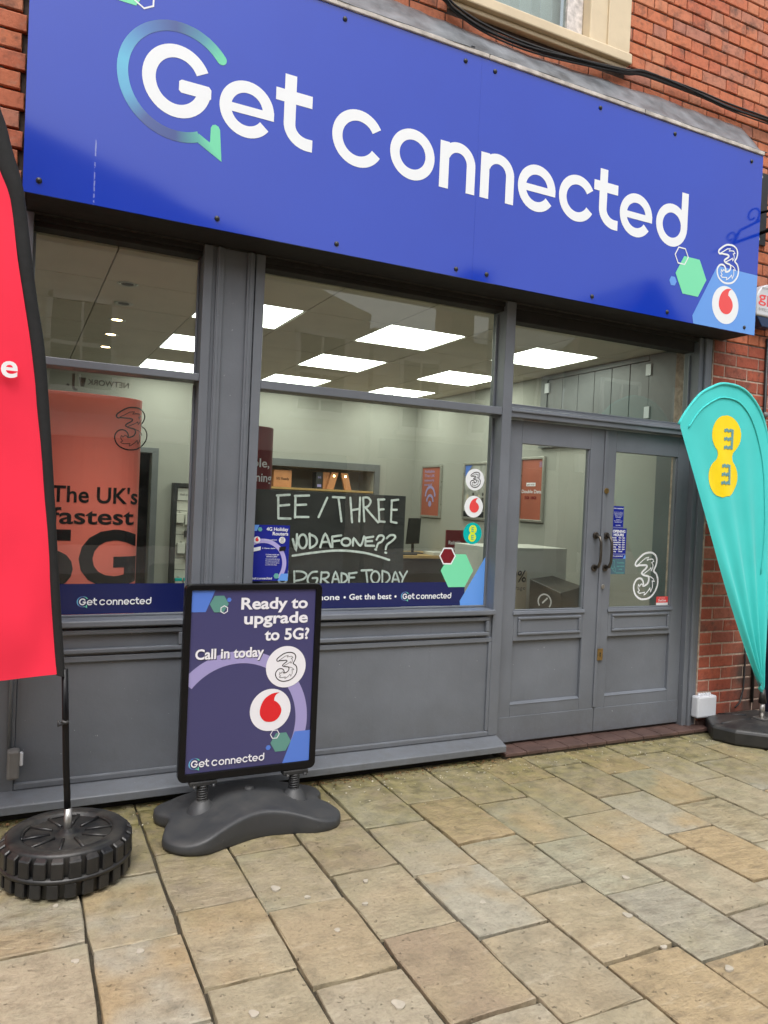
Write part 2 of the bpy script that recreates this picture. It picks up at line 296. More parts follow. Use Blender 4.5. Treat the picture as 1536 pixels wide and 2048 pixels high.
# ------------------------------------------------------------------ mesh helpers
ORG = {}
def link(o, parent=None, org=(0, 0, 0)):
    col.objects.link(o)
    if parent is not None: o.parent = parent
    ORG[o.name] = Vector(org); return o
def tag(o, label=None, cat=None, group=None, kind=None):
    if label: o['label'] = label
    if cat: o['category'] = cat
    if group: o['group'] = group
    if kind: o['kind'] = kind
    return o
def thing(name, label, cat, loc=(0, 0, 0), group=None):
    o = bpy.data.objects.new(name, None); o.empty_display_size = 0.1; o.location = loc; link(o, None, loc)
    return tag(o, label, cat, group)
class MB:
    """collects vertices and faces in world coordinates"""
    def __init__(s): s.v = []; s.f = []
    def add(s, vs, fs):
        k = len(s.v); s.v += [tuple(v) for v in vs]; s.f += [tuple(i+k for i in f) for f in fs]; return s
    def box(s, x0, x1, y0, y1, z0, z1):
        return s.add([(x0,y0,z0),(x1,y0,z0),(x1,y1,z0),(x0,y1,z0),(x0,y0,z1),(x1,y0,z1),(x1,y1,z1),(x0,y1,z1)],
                     [(0,3,2,1),(4,5,6,7),(0,1,5,4),(1,2,6,5),(2,3,7,6),(3,0,4,7)])
    def prism_x(s, prof, x0, x1):
        """closed (y,z) profile swept along x"""
        n = len(prof); vs = [(x0, y, z) for y, z in prof] + [(x1, y, z) for y, z in prof]
        return s.add(vs, [tuple(range(n)), tuple(range(2*n-1, n-1, -1))] + [(i, i+n, (i+1) % n + n, (i+1) % n) for i in range(n)])
    def prism_z(s, prof, z0, z1):
        n = len(prof); vs = [(x, y, z0) for x, y in prof] + [(x, y, z1) for x, y in prof]
        return s.add(vs, [tuple(range(n-1, -1, -1)), tuple(range(n, 2*n))] + [(i, (i+1) % n, (i+1) % n + n, i+n) for i in range(n)])
    def tube(s, path, r, n=8, cap=True):
        path = [Vector(p) for p in path]; rings = []; prev = None
        for i, p in enumerate(path):
            d = (path[min(i+1, len(path)-1)] - path[max(i-1, 0)]).normalized()
            if prev is None:
                a = Vector((0, 0, 1)) if abs(d.z) < 0.9 else Vector((1, 0, 0)); u = d.cross(a).normalized()
            else: u = (prev - d*prev.dot(d)).normalized()
            prev = u; w = d.cross(u); rr = r[i] if isinstance(r, (list, tuple)) else r
            rings.append([p + (u*math.cos(2*PI*k/n) + w*math.sin(2*PI*k/n))*rr for k in range(n)])
        vs = [v for ring in rings for v in ring]; fs = []
        for i in range(len(rings)-1):
            for k in range(n): fs.append((i*n+k, i*n+(k+1) % n, (i+1)*n+(k+1) % n, (i+1)*n+k))
        if cap: fs.append(tuple(range(n-1, -1, -1))); fs.append(tuple(range(len(vs)-n, len(vs))))
        return s.add(vs, fs)
    def lathe(s, prof, c, n=32):
        """(r,z) profile about a vertical axis through c"""
        vs = []; fs = []; m_ = len(prof)
        for k in range(n):
            a = 2*PI*k/n
            vs += [(c[0]+r*math.cos(a), c[1]+r*math.sin(a), c[2]+z) for r, z in prof]
        for k in range(n):
            for i in range(m_-1): fs.append((k*m_+i, ((k+1) % n)*m_+i, ((k+1) % n)*m_+i+1, k*m_+i+1))
        return s.add(vs, fs)
    def disc_y(s, cx, y, cz, r, n=16, depth=0.006):
        """short cylinder facing -y"""
        return s.tube([(cx, y+depth, cz), (cx, y, cz)], r, n)
    def obj(s, name, m, parent=None, bevel=0.0, smooth=False, seg=2, subsurf=0):
        org = ORG[parent.name] if parent is not None else Vector((0, 0, 0))
        me = bpy.data.meshes.new(name); me.from_pydata([tuple(Vector(v)-org) for v in s.v], [], s.f); me.update()
        if smooth: me.polygons.foreach_set('use_smooth', [True]*len(me.polygons))
        me.materials.append(MATS[m]); o = bpy.data.objects.new(name, me); link(o, parent, org)
        if bevel: b = o.modifiers.new('bevel', 'BEVEL'); b.width = bevel; b.segments = seg; b.limit_method = 'ANGLE'; b.angle_limit = math.radians(40)
        if subsurf: b = o.modifiers.new('subsurf', 'SUBSURF'); b.levels = subsurf; b.render_levels = subsurf
        return o
def top(o, label, cat, group=None, kind=None):
    return tag(o, label, cat, group, kind)
def struct(o):
    o['kind'] = 'structure'; return o
def box(name, x0, x1, y0, y1, z0, z1, m, parent=None, bevel=0.002):
    return MB().box(x0, x1, y0, y1, z0, z1).obj(name, m, parent, bevel)

# ---- flat print: shapes drawn on a plane with origin o, axes u, v
class Plane:
    def __init__(s, o=(0, 0, 0), u=(1, 0, 0), v=(0, 0, 1)):
        s.o = Vector(o); s.u = Vector(u); s.v = Vector(v); s.n = s.u.cross(s.v)
    def at(s, a, b, lift=0.0): return s.o + s.u*a + s.v*b + s.n*lift
    def lifted(s, d): return Plane(s.o + s.n*d, s.u, s.v)
def facing(y): return Plane((0, y, 0))            # the plane y = const seen from the street
class Print:
    def __init__(s, plane): s.p = plane; s.mb = MB(); s.k = 0; s.cols = None
    def poly(s, pts, lift=0.0):
        a = sum(pts[i][0]*pts[(i+1) % len(pts)][1] - pts[(i+1) % len(pts)][0]*pts[i][1] for i in range(len(pts)))
        if a < 0: pts = pts[::-1]
        s.mb.add([s.p.at(x, y, lift+s.k*0.00012) for x, y in pts], [tuple(range(len(pts)))]); s.k += 1; return s
    def ribbon(s, pts, w, closed=False, lift=0.0, caps=False):
        n = len(pts); L = []; R = []
        for i in range(n):
            if closed: a, b = pts[i-1], pts[(i+1) % n]
            else: a, b = pts[max(i-1, 0)], pts[min(i+1, n-1)]
            p = pts[i]
            d1 = Vector((p[0]-a[0], p[1]-a[1])); d2 = Vector((b[0]-p[0], b[1]-p[1]))
            if d1.length < 1e-9: d1 = d2
            if d2.length < 1e-9: d2 = d1
            d1.normalize(); d2.normalize(); nn = Vector((-(d1.y+d2.y), d1.x+d2.x))
            if nn.length < 1e-6: nn = Vector((-d1.y, d1.x))
            nn.normalize(); m_ = min(2.0, 1.0/max(0.3, nn.dot(Vector((-d1.y, d1.x)))))
            L.append((p[0]+nn.x*w/2*m_, p[1]+nn.y*w/2*m_)); R.append((p[0]-nn.x*w/2*m_, p[1]-nn.y*w/2*m_))
        lf = lift+s.k*0.00012; s.k += 1
        vs = [s.p.at(*q, lf) for q in L] + [s.p.at(*q, lf) for q in R]
        fs = [(i, n+i, n+(i+1) % n, (i+1) % n) for i in range(n if closed else n-1)]
        s.mb.add(vs, fs)
        if caps:
            for e in (pts[0], pts[-1]): s.disc(e[0], e[1], w/2, w/2, lift, 12)
        return s
    def disc(s, cx, cy, rx, ry=None, lift=0.0, n=40):
        ry = ry or rx; return s.poly([(cx+rx*math.cos(2*PI*i/n), cy+ry*math.sin(2*PI*i/n)) for i in range(n)], lift)
    def arc(s, cx, cy, r, a0, a1, w, n=40, lift=0.0, ry=None):
        ry = ry or r
        if abs(a1-a0) >= 360: return s.ribbon([(cx+r*math.cos(2*PI*i/n), cy+ry*math.sin(2*PI*i/n)) for i in range(n)], w, True, lift)
        pts = [(cx+r*math.cos(math.radians(a0+(a1-a0)*i/n)), cy+ry*math.sin(math.radians(a0+(a1-a0)*i/n))) for i in range(n+1)]
        return s.ribbon(pts, w, False, lift)
    def rect(s, x0, x1, z0, z1, lift=0.0): return s.poly([(x0, z0), (x1, z0), (x1, z1), (x0, z1)], lift)
    def hexagon(s, cx, cy, r, rot=0.0, lift=0.0): return s.poly(hexpts(cx, cy, r, rot), lift)
    def text(s, body, x, y, cap, width=None, align='L', bold=0.016, lift=0.0, shear=0.0):
        c = bpy.data.curves.new('lettering', 'FONT'); c.body = body; c.size = 1.0; c.offset = bold; c.shear = shear; c.resolution_u = 4
        o = bpy.data.objects.new('lettering', c); col.objects.link(o)
        me = bpy.data.meshes.new_from_object(o.evaluated_get(bpy.context.evaluated_depsgraph_get()))
        bpy.data.objects.remove(o); bpy.data.curves.remove(c)
        if not me.vertices: return s
        xs = [v.co.x for v in me.vertices]; x0, x1 = min(xs), max(xs)
        sy = cap/0.69; sx = (width/(x1-x0)) if width else sy
        dx = {'L': x, 'R': x-(x1-x0)*sx, 'C': x-(x1-x0)*sx/2}[align]
        s.mb.add([s.p.at((v.co.x-x0)*sx+dx, v.co.y*sy+y, lift+s.k*0.00012) for v in me.vertices], [tuple(p.vertices) for p in me.polygons]); s.k += 1
        bpy.data.meshes.remove(me); return s
    def obj(s, name, m, parent=None): return s.mb.obj(name, m, parent)
def hexpts(cx, cy, r, rot=0.0): return [(cx+r*math.cos(rot+PI/3*i), cy+r*math.sin(rot+PI/3*i)) for i in range(6)]

# ================================================================== THE SETTING: pavement
pav = MB().add([(-150, 0.3, -0.018), (-150, -150, -0.018), (150, -150, -0.018), (150, 0.3, -0.018)], [(0, 1, 2, 3)]).obj('pavement', 'joint_sand'); struct(pav)
def slab_mesh(w, d, rnd, simple=False):
    """riven slab about the origin, top at z=0, slightly irregular hand-cut edge"""
    k = 1 if simple else 4; pts = []
    for (ax, ay), (bx, by) in (((-1, -1), (1, -1)), ((1, -1), (1, 1)), ((1, 1), (-1, 1)), ((-1, 1), (-1, -1))):
        for i in range(k):
            f = i/k; pts.append(((ax+(bx-ax)*f)*w/2, (ay+(by-ay)*f)*d/2))
    n = len(pts); j = 0.0 if simple else 0.0024
    if not simple:                       # knocked corners
        pts = [(x*(1-rnd.choice((0, 0, .012, .03))), y*(1-rnd.choice((0, 0, .008, .018)))) if i % k == 0 else (x, y) for i, (x, y) in enumerate(pts)]
    low = [(x+rnd.uniform(-j, j), y+rnd.uniform(-j, j), -0.035) for x, y in pts]
    mid_ = [(x+rnd.uniform(-j, j), y+rnd.uniform(-j, j), -0.0035+rnd.uniform(-j, j)*0.5) for x, y in pts]
    top_ = [(x*(1-0.007/w)+rnd.uniform(-j, j)*0.6, y*(1-0.007/d)+rnd.uniform(-j, j)*0.6, rnd.uniform(-j, j)*0.3) for x, y in pts]
    fs = [(i, (i+1) % n, n+(i+1) % n, n+i) for i in range(n)] + [(n+i, n+(i+1) % n, 2*n+(i+1) % n, 2*n+i) for i in range(n)] + [tuple(range(2*n, 3*n))]
    return low+mid_+top_, fs
SLAB_V = []
rs = random.Random(3)
for i in range(16):
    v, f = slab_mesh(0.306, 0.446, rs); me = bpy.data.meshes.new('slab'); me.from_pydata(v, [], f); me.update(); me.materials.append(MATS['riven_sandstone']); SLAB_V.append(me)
COLX = [0.265, 0.553, 0.853, 1.155, 1.465, 1.775, 2.09, 2.41, 2.735, 3.05, 3.37, 3.69, 4.01, 4.33, 4.645, 4.96]
for i in range(9): COLX.insert(0, COLX[0]-0.305)
for i in range(5): COLX.append(COLX[-1]+0.315)
# y of one joint measured in each course, courses running away from the shop
PHASE = {0.265: -1.17, 0.553: -1.035, 0.853: -1.15, 1.155: -0.99, 1.465: -1.11, 1.775: -0.93, 2.09: -1.045, 2.41: -0.866, 2.735: -1.183, 3.05: -0.935, 3.37: -1.185, 3.69: -0.95, 4.01: -0.74, 4.33: -0.93}
PITCH_Y = 0.4565
cells = []
for ci in range(len(COLX)-1):
    x0, x1 = COLX[ci], COLX[ci+1]
    ph = PHASE.get(round(x0, 3), -1.05-0.22*(ci % 2)-0.02*(ci % 5)); ph -= math.floor(ph/PITCH_Y)*PITCH_Y   # 0..pitch
    y1 = ph - PITCH_Y
    if y1 < -0.0001 and y1 > -PITCH_Y: cells.append((x0, x1, y1, 0.02 if not 2.4 < x0 < 4.2 else -0.03))   # cut slab against the shop
    while y1 > -5.0:
        y0 = y1 - PITCH_Y; cells.append((x0, x1, y0, y1)); y1 = y0
def near(c): 
    cx, cy_ = (c[0]+c[1])/2, (c[2]+c[3])/2
    return math.hypot(cx-1.6, (cy_+1.0)*1.15)
cells.sort(key=near)
far_mb = MB()
for i, (x0, x1, y0, y1) in enumerate(cells):
    gap = rs.uniform(0.011, 0.016); gx_ = rs.uniform(0.008, 0.012)
    if i < 296:
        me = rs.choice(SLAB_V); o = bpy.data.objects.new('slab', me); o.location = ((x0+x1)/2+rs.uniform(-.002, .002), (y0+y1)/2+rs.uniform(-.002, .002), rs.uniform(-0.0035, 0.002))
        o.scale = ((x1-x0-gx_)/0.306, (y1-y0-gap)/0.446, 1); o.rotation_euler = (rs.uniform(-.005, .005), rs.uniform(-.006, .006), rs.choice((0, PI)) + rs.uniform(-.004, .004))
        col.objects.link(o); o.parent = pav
    else:
        v, f = slab_mesh(x1-x0-gap, y1-y0-gap, rs, True); far_mb.add([(a+(x0+x1)/2, b+(y0+y1)/2, c-0.002) for a, b, c in v], f)
xx = -9.0                                                     # further out, one joined sheet of slabs
while xx < 20:
    ph = rs.uniform(0, PITCH_Y); yy = 0.0 - ph
    while yy > -13:
        if not (COLX[0]-0.02 < xx+0.15 < COLX[-1]+0.02 and yy > -5.0): 
            v, f = slab_mesh(0.305, 0.446, rs, True); far_mb.add([(a+xx+0.155, b+yy-0.223, c-0.003) for a, b, c in v], f)
        yy -= PITCH_Y
    xx += 0.315
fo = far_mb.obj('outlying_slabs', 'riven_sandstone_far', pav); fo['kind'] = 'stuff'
# gum spots, grit and leaf litter
g = MB()
for gx, gy, gr in [(2.26, -1.43, .017), (2.06, -1.65, .02), (0.93, -1.01, .022), (1.04, -1.35, .013), (1.2, -1.23, .012), (0.41, -1.23, .016), (0.22, -1.21, .014), (1.06, -1.77, .024), (0.66, -1.65, .018), (2.14, -2.02, .018), (1.27, -1.08, .013), (1.02, -1.11, .012), (0.18, -0.85, .012), (1.61, -1.38, .015), (2.03, -1.85, .014), (0.1, -1.7, .02), (1.8, -2.3, .02), (-0.4, -1.4, .02)]:
    n = 20; w1, w2 = rs.uniform(0, 6), rs.uniform(0, 6); ring = [(gx+gr*(.82+.12*math.sin(2*i*.314+w1)+.10*math.sin(3*i*.314+w2)+rs.uniform(-.04, .04))*math.cos(2*PI*i/n), gy+gr*(.78+.12*math.sin(2*i*.314+w1)+.10*math.sin(3*i*.314+w2))*math.sin(2*PI*i/n)) for i in range(n)]
    g.add([(x, y, 0.0042) for x, y in ring]+[(x, y, -0.002) for x, y in ring], [tuple(range(n))]+[(i+n, (i+1) % n+n, (i+1) % n, i) for i in range(n)])
tag(g.obj('chewing_gum', 'gum'), 'pale trodden chewing gum spots on the paving slabs', 'gum', kind='stuff')
g = MB()
for i in range(210):
    x = rs.uniform(0.2, 4.2) if i < 150 else rs.uniform(-0.3, 4.6); y = -0.13-abs(rs.gauss(0, 0.16 if i < 200 else 0.8)); s_ = rs.uniform(0.0022, 0.0055 if i < 200 else 0.0045)
    if 1.35 < x < 2.4 and rs.random() < .5: s_ *= 1.25
    a = rs.uniform(0, 6.28); p = [(x+s_*rs.uniform(.5, 1.3)*math.cos(a+k*1.57), y+s_*rs.uniform(.5, 1.3)*math.sin(a+k*1.57), 0.0045+rs.uniform(0, .002)) for k in range(4)]
    g.add(p+[(x, y, -.002)], [(0, 1, 2, 3), (1, 0, 4), (2, 1, 4), (3, 2, 4), (0, 3, 4)])
tag(g.obj('loose_grit', 'grit'), 'pale loose grit scattered along the foot of the shopfront', 'grit', kind='stuff')
g = MB()
for i in range(420):
    x = rs.uniform(1.25, 2.6) if i < 200 else rs.uniform(-0.1, 4.2); y = -0.07-abs(rs.gauss(0, 0.035)); s_ = rs.uniform(.004, .011); a = rs.uniform(0, 6.28)
    g.add([(x+s_*math.cos(a), y+s_*math.sin(a), .003+rs.uniform(0, .006)), (x+.45*s_*math.cos(a+1.6), y+.45*s_*math.sin(a+1.6), .004), (x-s_*math.cos(a), y-s_*math.sin(a), .003+rs.uniform(0, .008)), (x-.45*s_*math.cos(a+1.6), y-.45*s_*math.sin(a+1.6), .008)], [(0, 1, 2, 3)])
tag(g.obj('leaf_litter', 'leaf_litter'), 'brown leaf litter caught under the grey plinth', 'litter', kind='stuff')

# ================================================================== THE BRICK BUILDING
bld = thing('shop_building', 'red brick building above and beside the shopfront with cream window', 'building', (2.1, 0.2, 0))
WX0, WX1, WZ0 = 2.06, 3.335, 4.205            # cream window opening in the upper wall
wall = MB()
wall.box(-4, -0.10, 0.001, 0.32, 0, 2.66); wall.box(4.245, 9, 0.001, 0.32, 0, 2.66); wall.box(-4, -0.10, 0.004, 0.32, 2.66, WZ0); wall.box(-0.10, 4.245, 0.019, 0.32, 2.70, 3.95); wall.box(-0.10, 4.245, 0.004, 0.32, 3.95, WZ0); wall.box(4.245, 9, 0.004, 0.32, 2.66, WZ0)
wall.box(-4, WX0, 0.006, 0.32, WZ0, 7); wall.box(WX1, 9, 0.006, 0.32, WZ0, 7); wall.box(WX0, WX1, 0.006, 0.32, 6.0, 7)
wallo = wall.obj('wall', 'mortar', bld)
BR = {}
def brick_mesh(L, H, key):
    rb = random.Random(key); me_list = []
    for i in range(4):
        e = 0.004; j = lambda: rb.uniform(-.0012, .0012)
        x, z = L/2, H/2
        back = [(-x, 0.03, -z), (x, 0.03, -z), (x, 0.03, z), (-x, 0.03, z)]
        midr = [(-x+j(), 0.004, -z+j()), (x+j(), 0.004, -z+j()), (x+j(), 0.004, z+j()), (-x+j(), 0.004, z+j())]
        fr = [(-x+e+j(), 0+j()*.6, -z+e+j()), (x-e+j(), 0+j()*.6, -z+e+j()), (x-e+j(), 0+j()*.6, z-e+j()), (-x+e+j(), 0+j()*.6, z-e+j())]
        v = back+midr+fr; f = [(i_, (i_+1) % 4, 4+(i_+1) % 4, 4+i_) for i_ in range(4)]+[(4+i_, 4+(i_+1) % 4, 8+(i_+1) % 4, 8+i_) for i_ in range(4)]+[(8, 9, 10, 11)]
        me_list.append((v, f))
    return me_list
COURSE = 0.0835; BH = 0.0725
BRICKS = []     # x0, x1, zc, low?
def courses(z0, z1, bond, xa, xb, xorig, low, holes=()):
    k0 = int(math.ceil(z0/COURSE)); k1 = int(math.ceil(z1/COURSE))
    for k in range(k0, k1):
        zc = (k+0.5)*COURSE
        if bond == 'stretcher': seq = [0.224]; off = 0.112*(k % 2)
        else: seq = [0.224, 0.113]; off = 0.0 if k % 2 == 0 else 0.1685
        x = xorig-off; i = 0
        while x > xa: x -= sum(seq)
        while x < xb:
            L = seq[i % len(seq)]; i += 1; a, b = max(x, xa), min(x+L, xb); x += L
            if b-a < 0.04: continue
            cut = False
            for hx0, hx1, hz0, hz1 in holes:
                if hz0-0.03 < zc < hz1+0.03:
                    if a >= hx0 and b <= hx1: cut = True
                    elif a < hx0 < b: b = hx0
                    elif a < hx1 < b: a = hx1
            if cut or b-a < 0.035: continue
            BRICKS.append((a, b, zc, low))
hole = (WX0, WX1, WZ0, 6.0)
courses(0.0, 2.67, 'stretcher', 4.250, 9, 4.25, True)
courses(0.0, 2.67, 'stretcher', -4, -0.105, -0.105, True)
courses(2.67, 4.0, 'flemish', 4.37, 9, 3.34, False, [hole])
courses(2.67, 4.0, 'stretcher', -4, -0.012, -0.03, False)
courses(4.0, 6.9, 'flemish', -4, 9, 3.34, False, [hole])
def seen(b):
    x = (b[0]+b[1])/2; z = b[2]
    if b[3]: return 4.24 < x < 5.0
    if x > 4.37: return z > 2.6 and x < 4.78 and z < 5.4
    if x < 0: return x > -0.25 and z < 4.0
    return (z > 4.03 and x > 3.3 and z < 5.15)
keep = [b for b in BRICKS if seen(b)]; keep.sort(key=lambda b: (b[0] < 0, abs(b[0]-4.2)+abs(b[2]-3.4)*.4)); print('bricks in view', len(keep))
solo = set(keep[:299]); cache = {}; rest_hi = MB(); rest_lo = MB()
rb = random.Random(11)
for b in BRICKS:
    L = b[1]-b[0]-(0.0095 if b[3] else 0.0075); key = (round(L, 3), b[3])
    if key not in cache: cache[key] = brick_mesh(L, BH, int(L*1000))
    if b in solo:
        kk = (key, rb.randrange(4))
        if kk not in BR:
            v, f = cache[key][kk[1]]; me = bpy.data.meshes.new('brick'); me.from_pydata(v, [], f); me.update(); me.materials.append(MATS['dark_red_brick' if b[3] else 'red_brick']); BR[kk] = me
        o = bpy.data.objects.new('brick', BR[kk]); o.location = Vector(((b[0]+b[1])/2, -0.004+rb.uniform(-.0015, .0015), b[2]+rb.uniform(-.001, .001)))-ORG[bld.name]; o.rotation_euler = (0, rb.uniform(-.004, .004), rb.uniform(-.004, .004))
        col.objects.link(o); o.parent = wallo
    else:
        v, f = cache[key][0]; (rest_lo if b[3] else rest_hi).add([(x+(b[0]+b[1])/2, y-0.004, z+b[2]) for x, y, z in v], f)
for r_, mm in ((rest_hi, 'red_brick'), (rest_lo, 'dark_red_brick')):
    o = r_.obj('outlying_bricks', mm, wallo); o['kind'] = 'stuff'
box('foot_course', 4.25, 9, -0.022, 0.05, 0.0, 0.062, 'quarry_tile', bld, 0.006)
# lead flashing dressed over the sign, white timber fillet below it
fl = MB(); NXF = 90
vs = []
for i in range(NXF+1):
    x = -0.02+4.41*i/NXF; sag = 0.03*math.exp(-((x-2.6)/0.7)**2); w = noise.noise(Vector((x*3.1, 0, 0)))*0.010
    tp = 4.135 - sag + w + (0.01*noise.noise(Vector((x*9, 4, 0))))
    for k, (fy, fz) in enumerate(((0, 0), (0.12, 0.02), (0.30, 0.20), (0.6, 0.55), (0.85, 0.85), (1, 1))):
        y = -0.232+fy*0.222; z = 3.878+fz*(tp-3.878)
        vs.append((x, y+noise.noise(Vector((x*4.7, k*1.9, 2)))*0.006, z+noise.noise(Vector((x*5.3, k*1.3, 7)))*0.005))
fl.add(vs, [(i*6+k, (i+1)*6+k, (i+1)*6+k+1, i*6+k+1) for i in range(NXF) for k in range(5)])
flo = fl.obj('lead_flashing', 'lead_sheet', bld, smooth=True); sm = flo.modifiers.new('solid', 'SOLIDIFY'); sm.thickness = 0.004
for i, (a, b) in enumerate(((-0.01, 1.02), (1.024, 2.20), (2.204, 3.31), (3.314, 4.365))):
    box('timber_fillet', a, b, -0.232, -0.19, 3.852, 3.876, 'white_timber', bld, 0.004)
box('flashing_lap', 2.09, 2.115, -0.226, -0.05, 3.889, 3.894, 'lead_sheet', bld)
# upper sash window in its cream surround
wy = -0.055
win = MB().box(WX0-0.02, WX0+0.155, wy, 0.10, 4.300, 6.0).box(3.025, 3.335, wy+0.015, 0.10, 4.300, 6.0).box(WX0-0.03, 3.345, wy-0.01, 0.10, 4.235, 4.298).box(WX0, 3.33, wy+0.02, 0.1, 4.205, 4.234).obj('window', 'cream_paint', bld, 0.008)
tag(win, 'cream painted window surround with deep sill')
MB().box(3.155, 3.33, wy+0.003, wy+0.013, 4.3, 6.0).obj('surround_board', 'cream_paint', win, 0.003)
MB().box(WX0+0.155, 3.025, 0.03, 0.075, 4.300, 4.325).box(2.905, 3.022, 0.03, 0.075, 4.327, 6.0).box(WX0+0.155, WX0+0.22, 0.03, 0.075, 4.327, 6.0).obj('sash', 'white_flaking_paint', win, 0.004)
MB().box(WX0+0.2, 2.92, 0.05, 0.054, 4.31, 6.0).obj('pane', 'house_glass', win)
bl = MB()
for i in range(9):
    x = WX0+0.2+i*0.077; bl.add([(x, 0.15+0.012*(i % 2), 4.25), (x+0.075, 0.15+0.012*((i+1) % 2), 4.25), (x+0.075, 0.15+0.012*((i+1) % 2), 6.0), (x, 0.15+0.012*(i % 2), 6.0)], [(0, 1, 2, 3)])
bl.obj('net_curtain', 'white_card', win)
# cables sagging along the wall over the sign
cab = thing('cable_bundle', 'black cables sagging along the brickwork over the sign', 'cable', (2.9, -0.05, 4.15))
PTS = [(-0.1, 4.33), (0.9, 4.29), (1.7, 4.25), (1.986, 4.206), (2.065, 4.165), (2.261, 4.118), (2.548, 4.107), (2.899, 4.132), (3.293, 4.176), (3.454, 4.212), (3.876, 4.212), (4.205, 4.200), (4.64, 4.211), (5.6, 4.23), (8.8, 4.3)]
def smooth_path(P, n=5):
    out = []
    for i in range(len(P)-1):
        p0, p1, p2, p3 = P[max(i-1, 0)], P[i], P[i+1], P[min(i+2, len(P)-1)]
        for k in range(n):
            t_ = k/n; out.append(tuple(0.5*((2*b)+(-a+c)*t_+(2*a-5*b+4*c-d)*t_*t_+(-a+3*b-3*c+d)*t_**3) for a, b, c, d in zip(p0, p1, p2, p3)))
    out.append(tuple(P[-1])); return out
for k, (dy, dz, rr, ph) in enumerate(((-0.055, 0.0, 0.009, 0), (-0.068, 0.012, 0.006, 1), (-0.04, 0.016, 0.0075, 2), (-0.06, -0.011, 0.005, 3), (-0.07, 0.003, 0.005, 4))):
    MB().tube([(x, dy, z+dz+0.008*math.sin(x*3.1+ph)) for x, z in smooth_path(PTS)], rr, 6).obj('cable', 'black_cable', cab, smooth=True)

# ================================================================== TIMBER SHOPFRONT
sf = thing('shopfront', 'grey painted timber shopfront with large windows, moulded stall risers and double doors', 'shopfront', (2.1, 0.05, 0))
GL = 0.095
def gp(name, x0, x1, y0, y1, z0, z1, bevel=0.0035, parent=sf): return box(name, x0, x1, y0, y1, z0, z1, 'grey_gloss_paint', parent, bevel)
def pane(name, x0, x1, z0, z1, y=GL, parent=sf):
    return box(name, x0, x1, y, y+0.006, z0, z1, 'shop_glass', parent, 0)
gp('jamb', -0.098, 0.04, 0.0, 0.14, 0.02, 2.668)
gp('stile', 0.785, 0.829, 0.0, 0.14, 0.118, 2.668)
gp('stile', 1.043, 1.090, 0.0, 0.14, 0.118, 2.668)
pil = gp('pilaster', 0.8295, 1.0425, 0.012, 0.13, 0.118, 2.668)
gp('moulding', 0.846, 0.884, -0.004, 0.0115, 0.118, 2.667, 0.005, pil); gp('moulding', 0.999, 1.036, -0.004, 0.0115, 0.118, 2.667, 0.005, pil)
gp('moulding', 0.852, 0.866, -0.010, -0.0045, 0.118, 2.667, 0.003, pil); gp('moulding', 1.010, 1.024, -0.010, -0.0045, 0.118, 2.667, 0.003, pil)
gp('mullion', 2.547, 2.613, 0.0, 0.14, 0.118, 2.668)
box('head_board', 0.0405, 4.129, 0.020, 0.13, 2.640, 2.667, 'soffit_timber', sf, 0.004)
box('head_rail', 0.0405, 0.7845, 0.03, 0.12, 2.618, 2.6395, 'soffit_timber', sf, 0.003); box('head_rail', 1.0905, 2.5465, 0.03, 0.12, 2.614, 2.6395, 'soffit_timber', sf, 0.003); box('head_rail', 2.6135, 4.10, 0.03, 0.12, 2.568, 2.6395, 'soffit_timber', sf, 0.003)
gp('transom', 0.0405, 0.7845, 0.003, 0.12, 2.010, 2.046); gp('transom', 1.0905, 2.5465, 0.003, 0.12, 2.005, 2.049)
dt = MB().prism_x([(0.003, 1.999), (0.12, 1.999), (0.12, 2.078), (0.075, 2.078), (0.055, 2.064), (0.020, 2.055), (0.003, 2.040)], 2.6135, 4.1295).obj('door_transom', 'grey_gloss_paint', sf, 0.003)
gp('door_transom', 2.6135, 4.1295, -0.006, 0.0025, 2.030, 2.041, 0.003)
# right hand door frame, stepped
gp('jamb', 4.130, 4.170, 0.010, 0.14, 0.01, 2.668); gp('jamb', 4.1705, 4.205, -0.006, 0.14, 0.01, 2.668, 0.006); gp('jamb', 4.2055, 4.243, 0.004, 0.14, 0.01, 2.668)
# putty lines round the glass
for (x0, x1, z0, z1) in ((0.04, 0.785, 2.046, 2.618), (0.04, 0.785, 0.866, 2.010), (1.09, 2.547, 2.049, 2.614), (1.09, 2.547, 0.866, 2.005), (2.613, 4.130, 2.078, 2.568)):
    pane('glass_pane', x0-0.01, x1+0.01, z0-0.01, z1+0.01)
    b = MB(); y0 = GL-0.012; e = 0.012
    b.box(x0+0.001, x1-0.001, y0, GL-0.0005, z0+0.0005, z0+e); b.box(x0+0.0005, x0+e, y0, GL-0.0005, z0+e, z1-e); b.box(x1-e, x1-0.0005, y0, GL-0.0005, z0+e, z1-e)
    b.obj('glazing_bead', 'grey_gloss_paint', sf, 0.003)
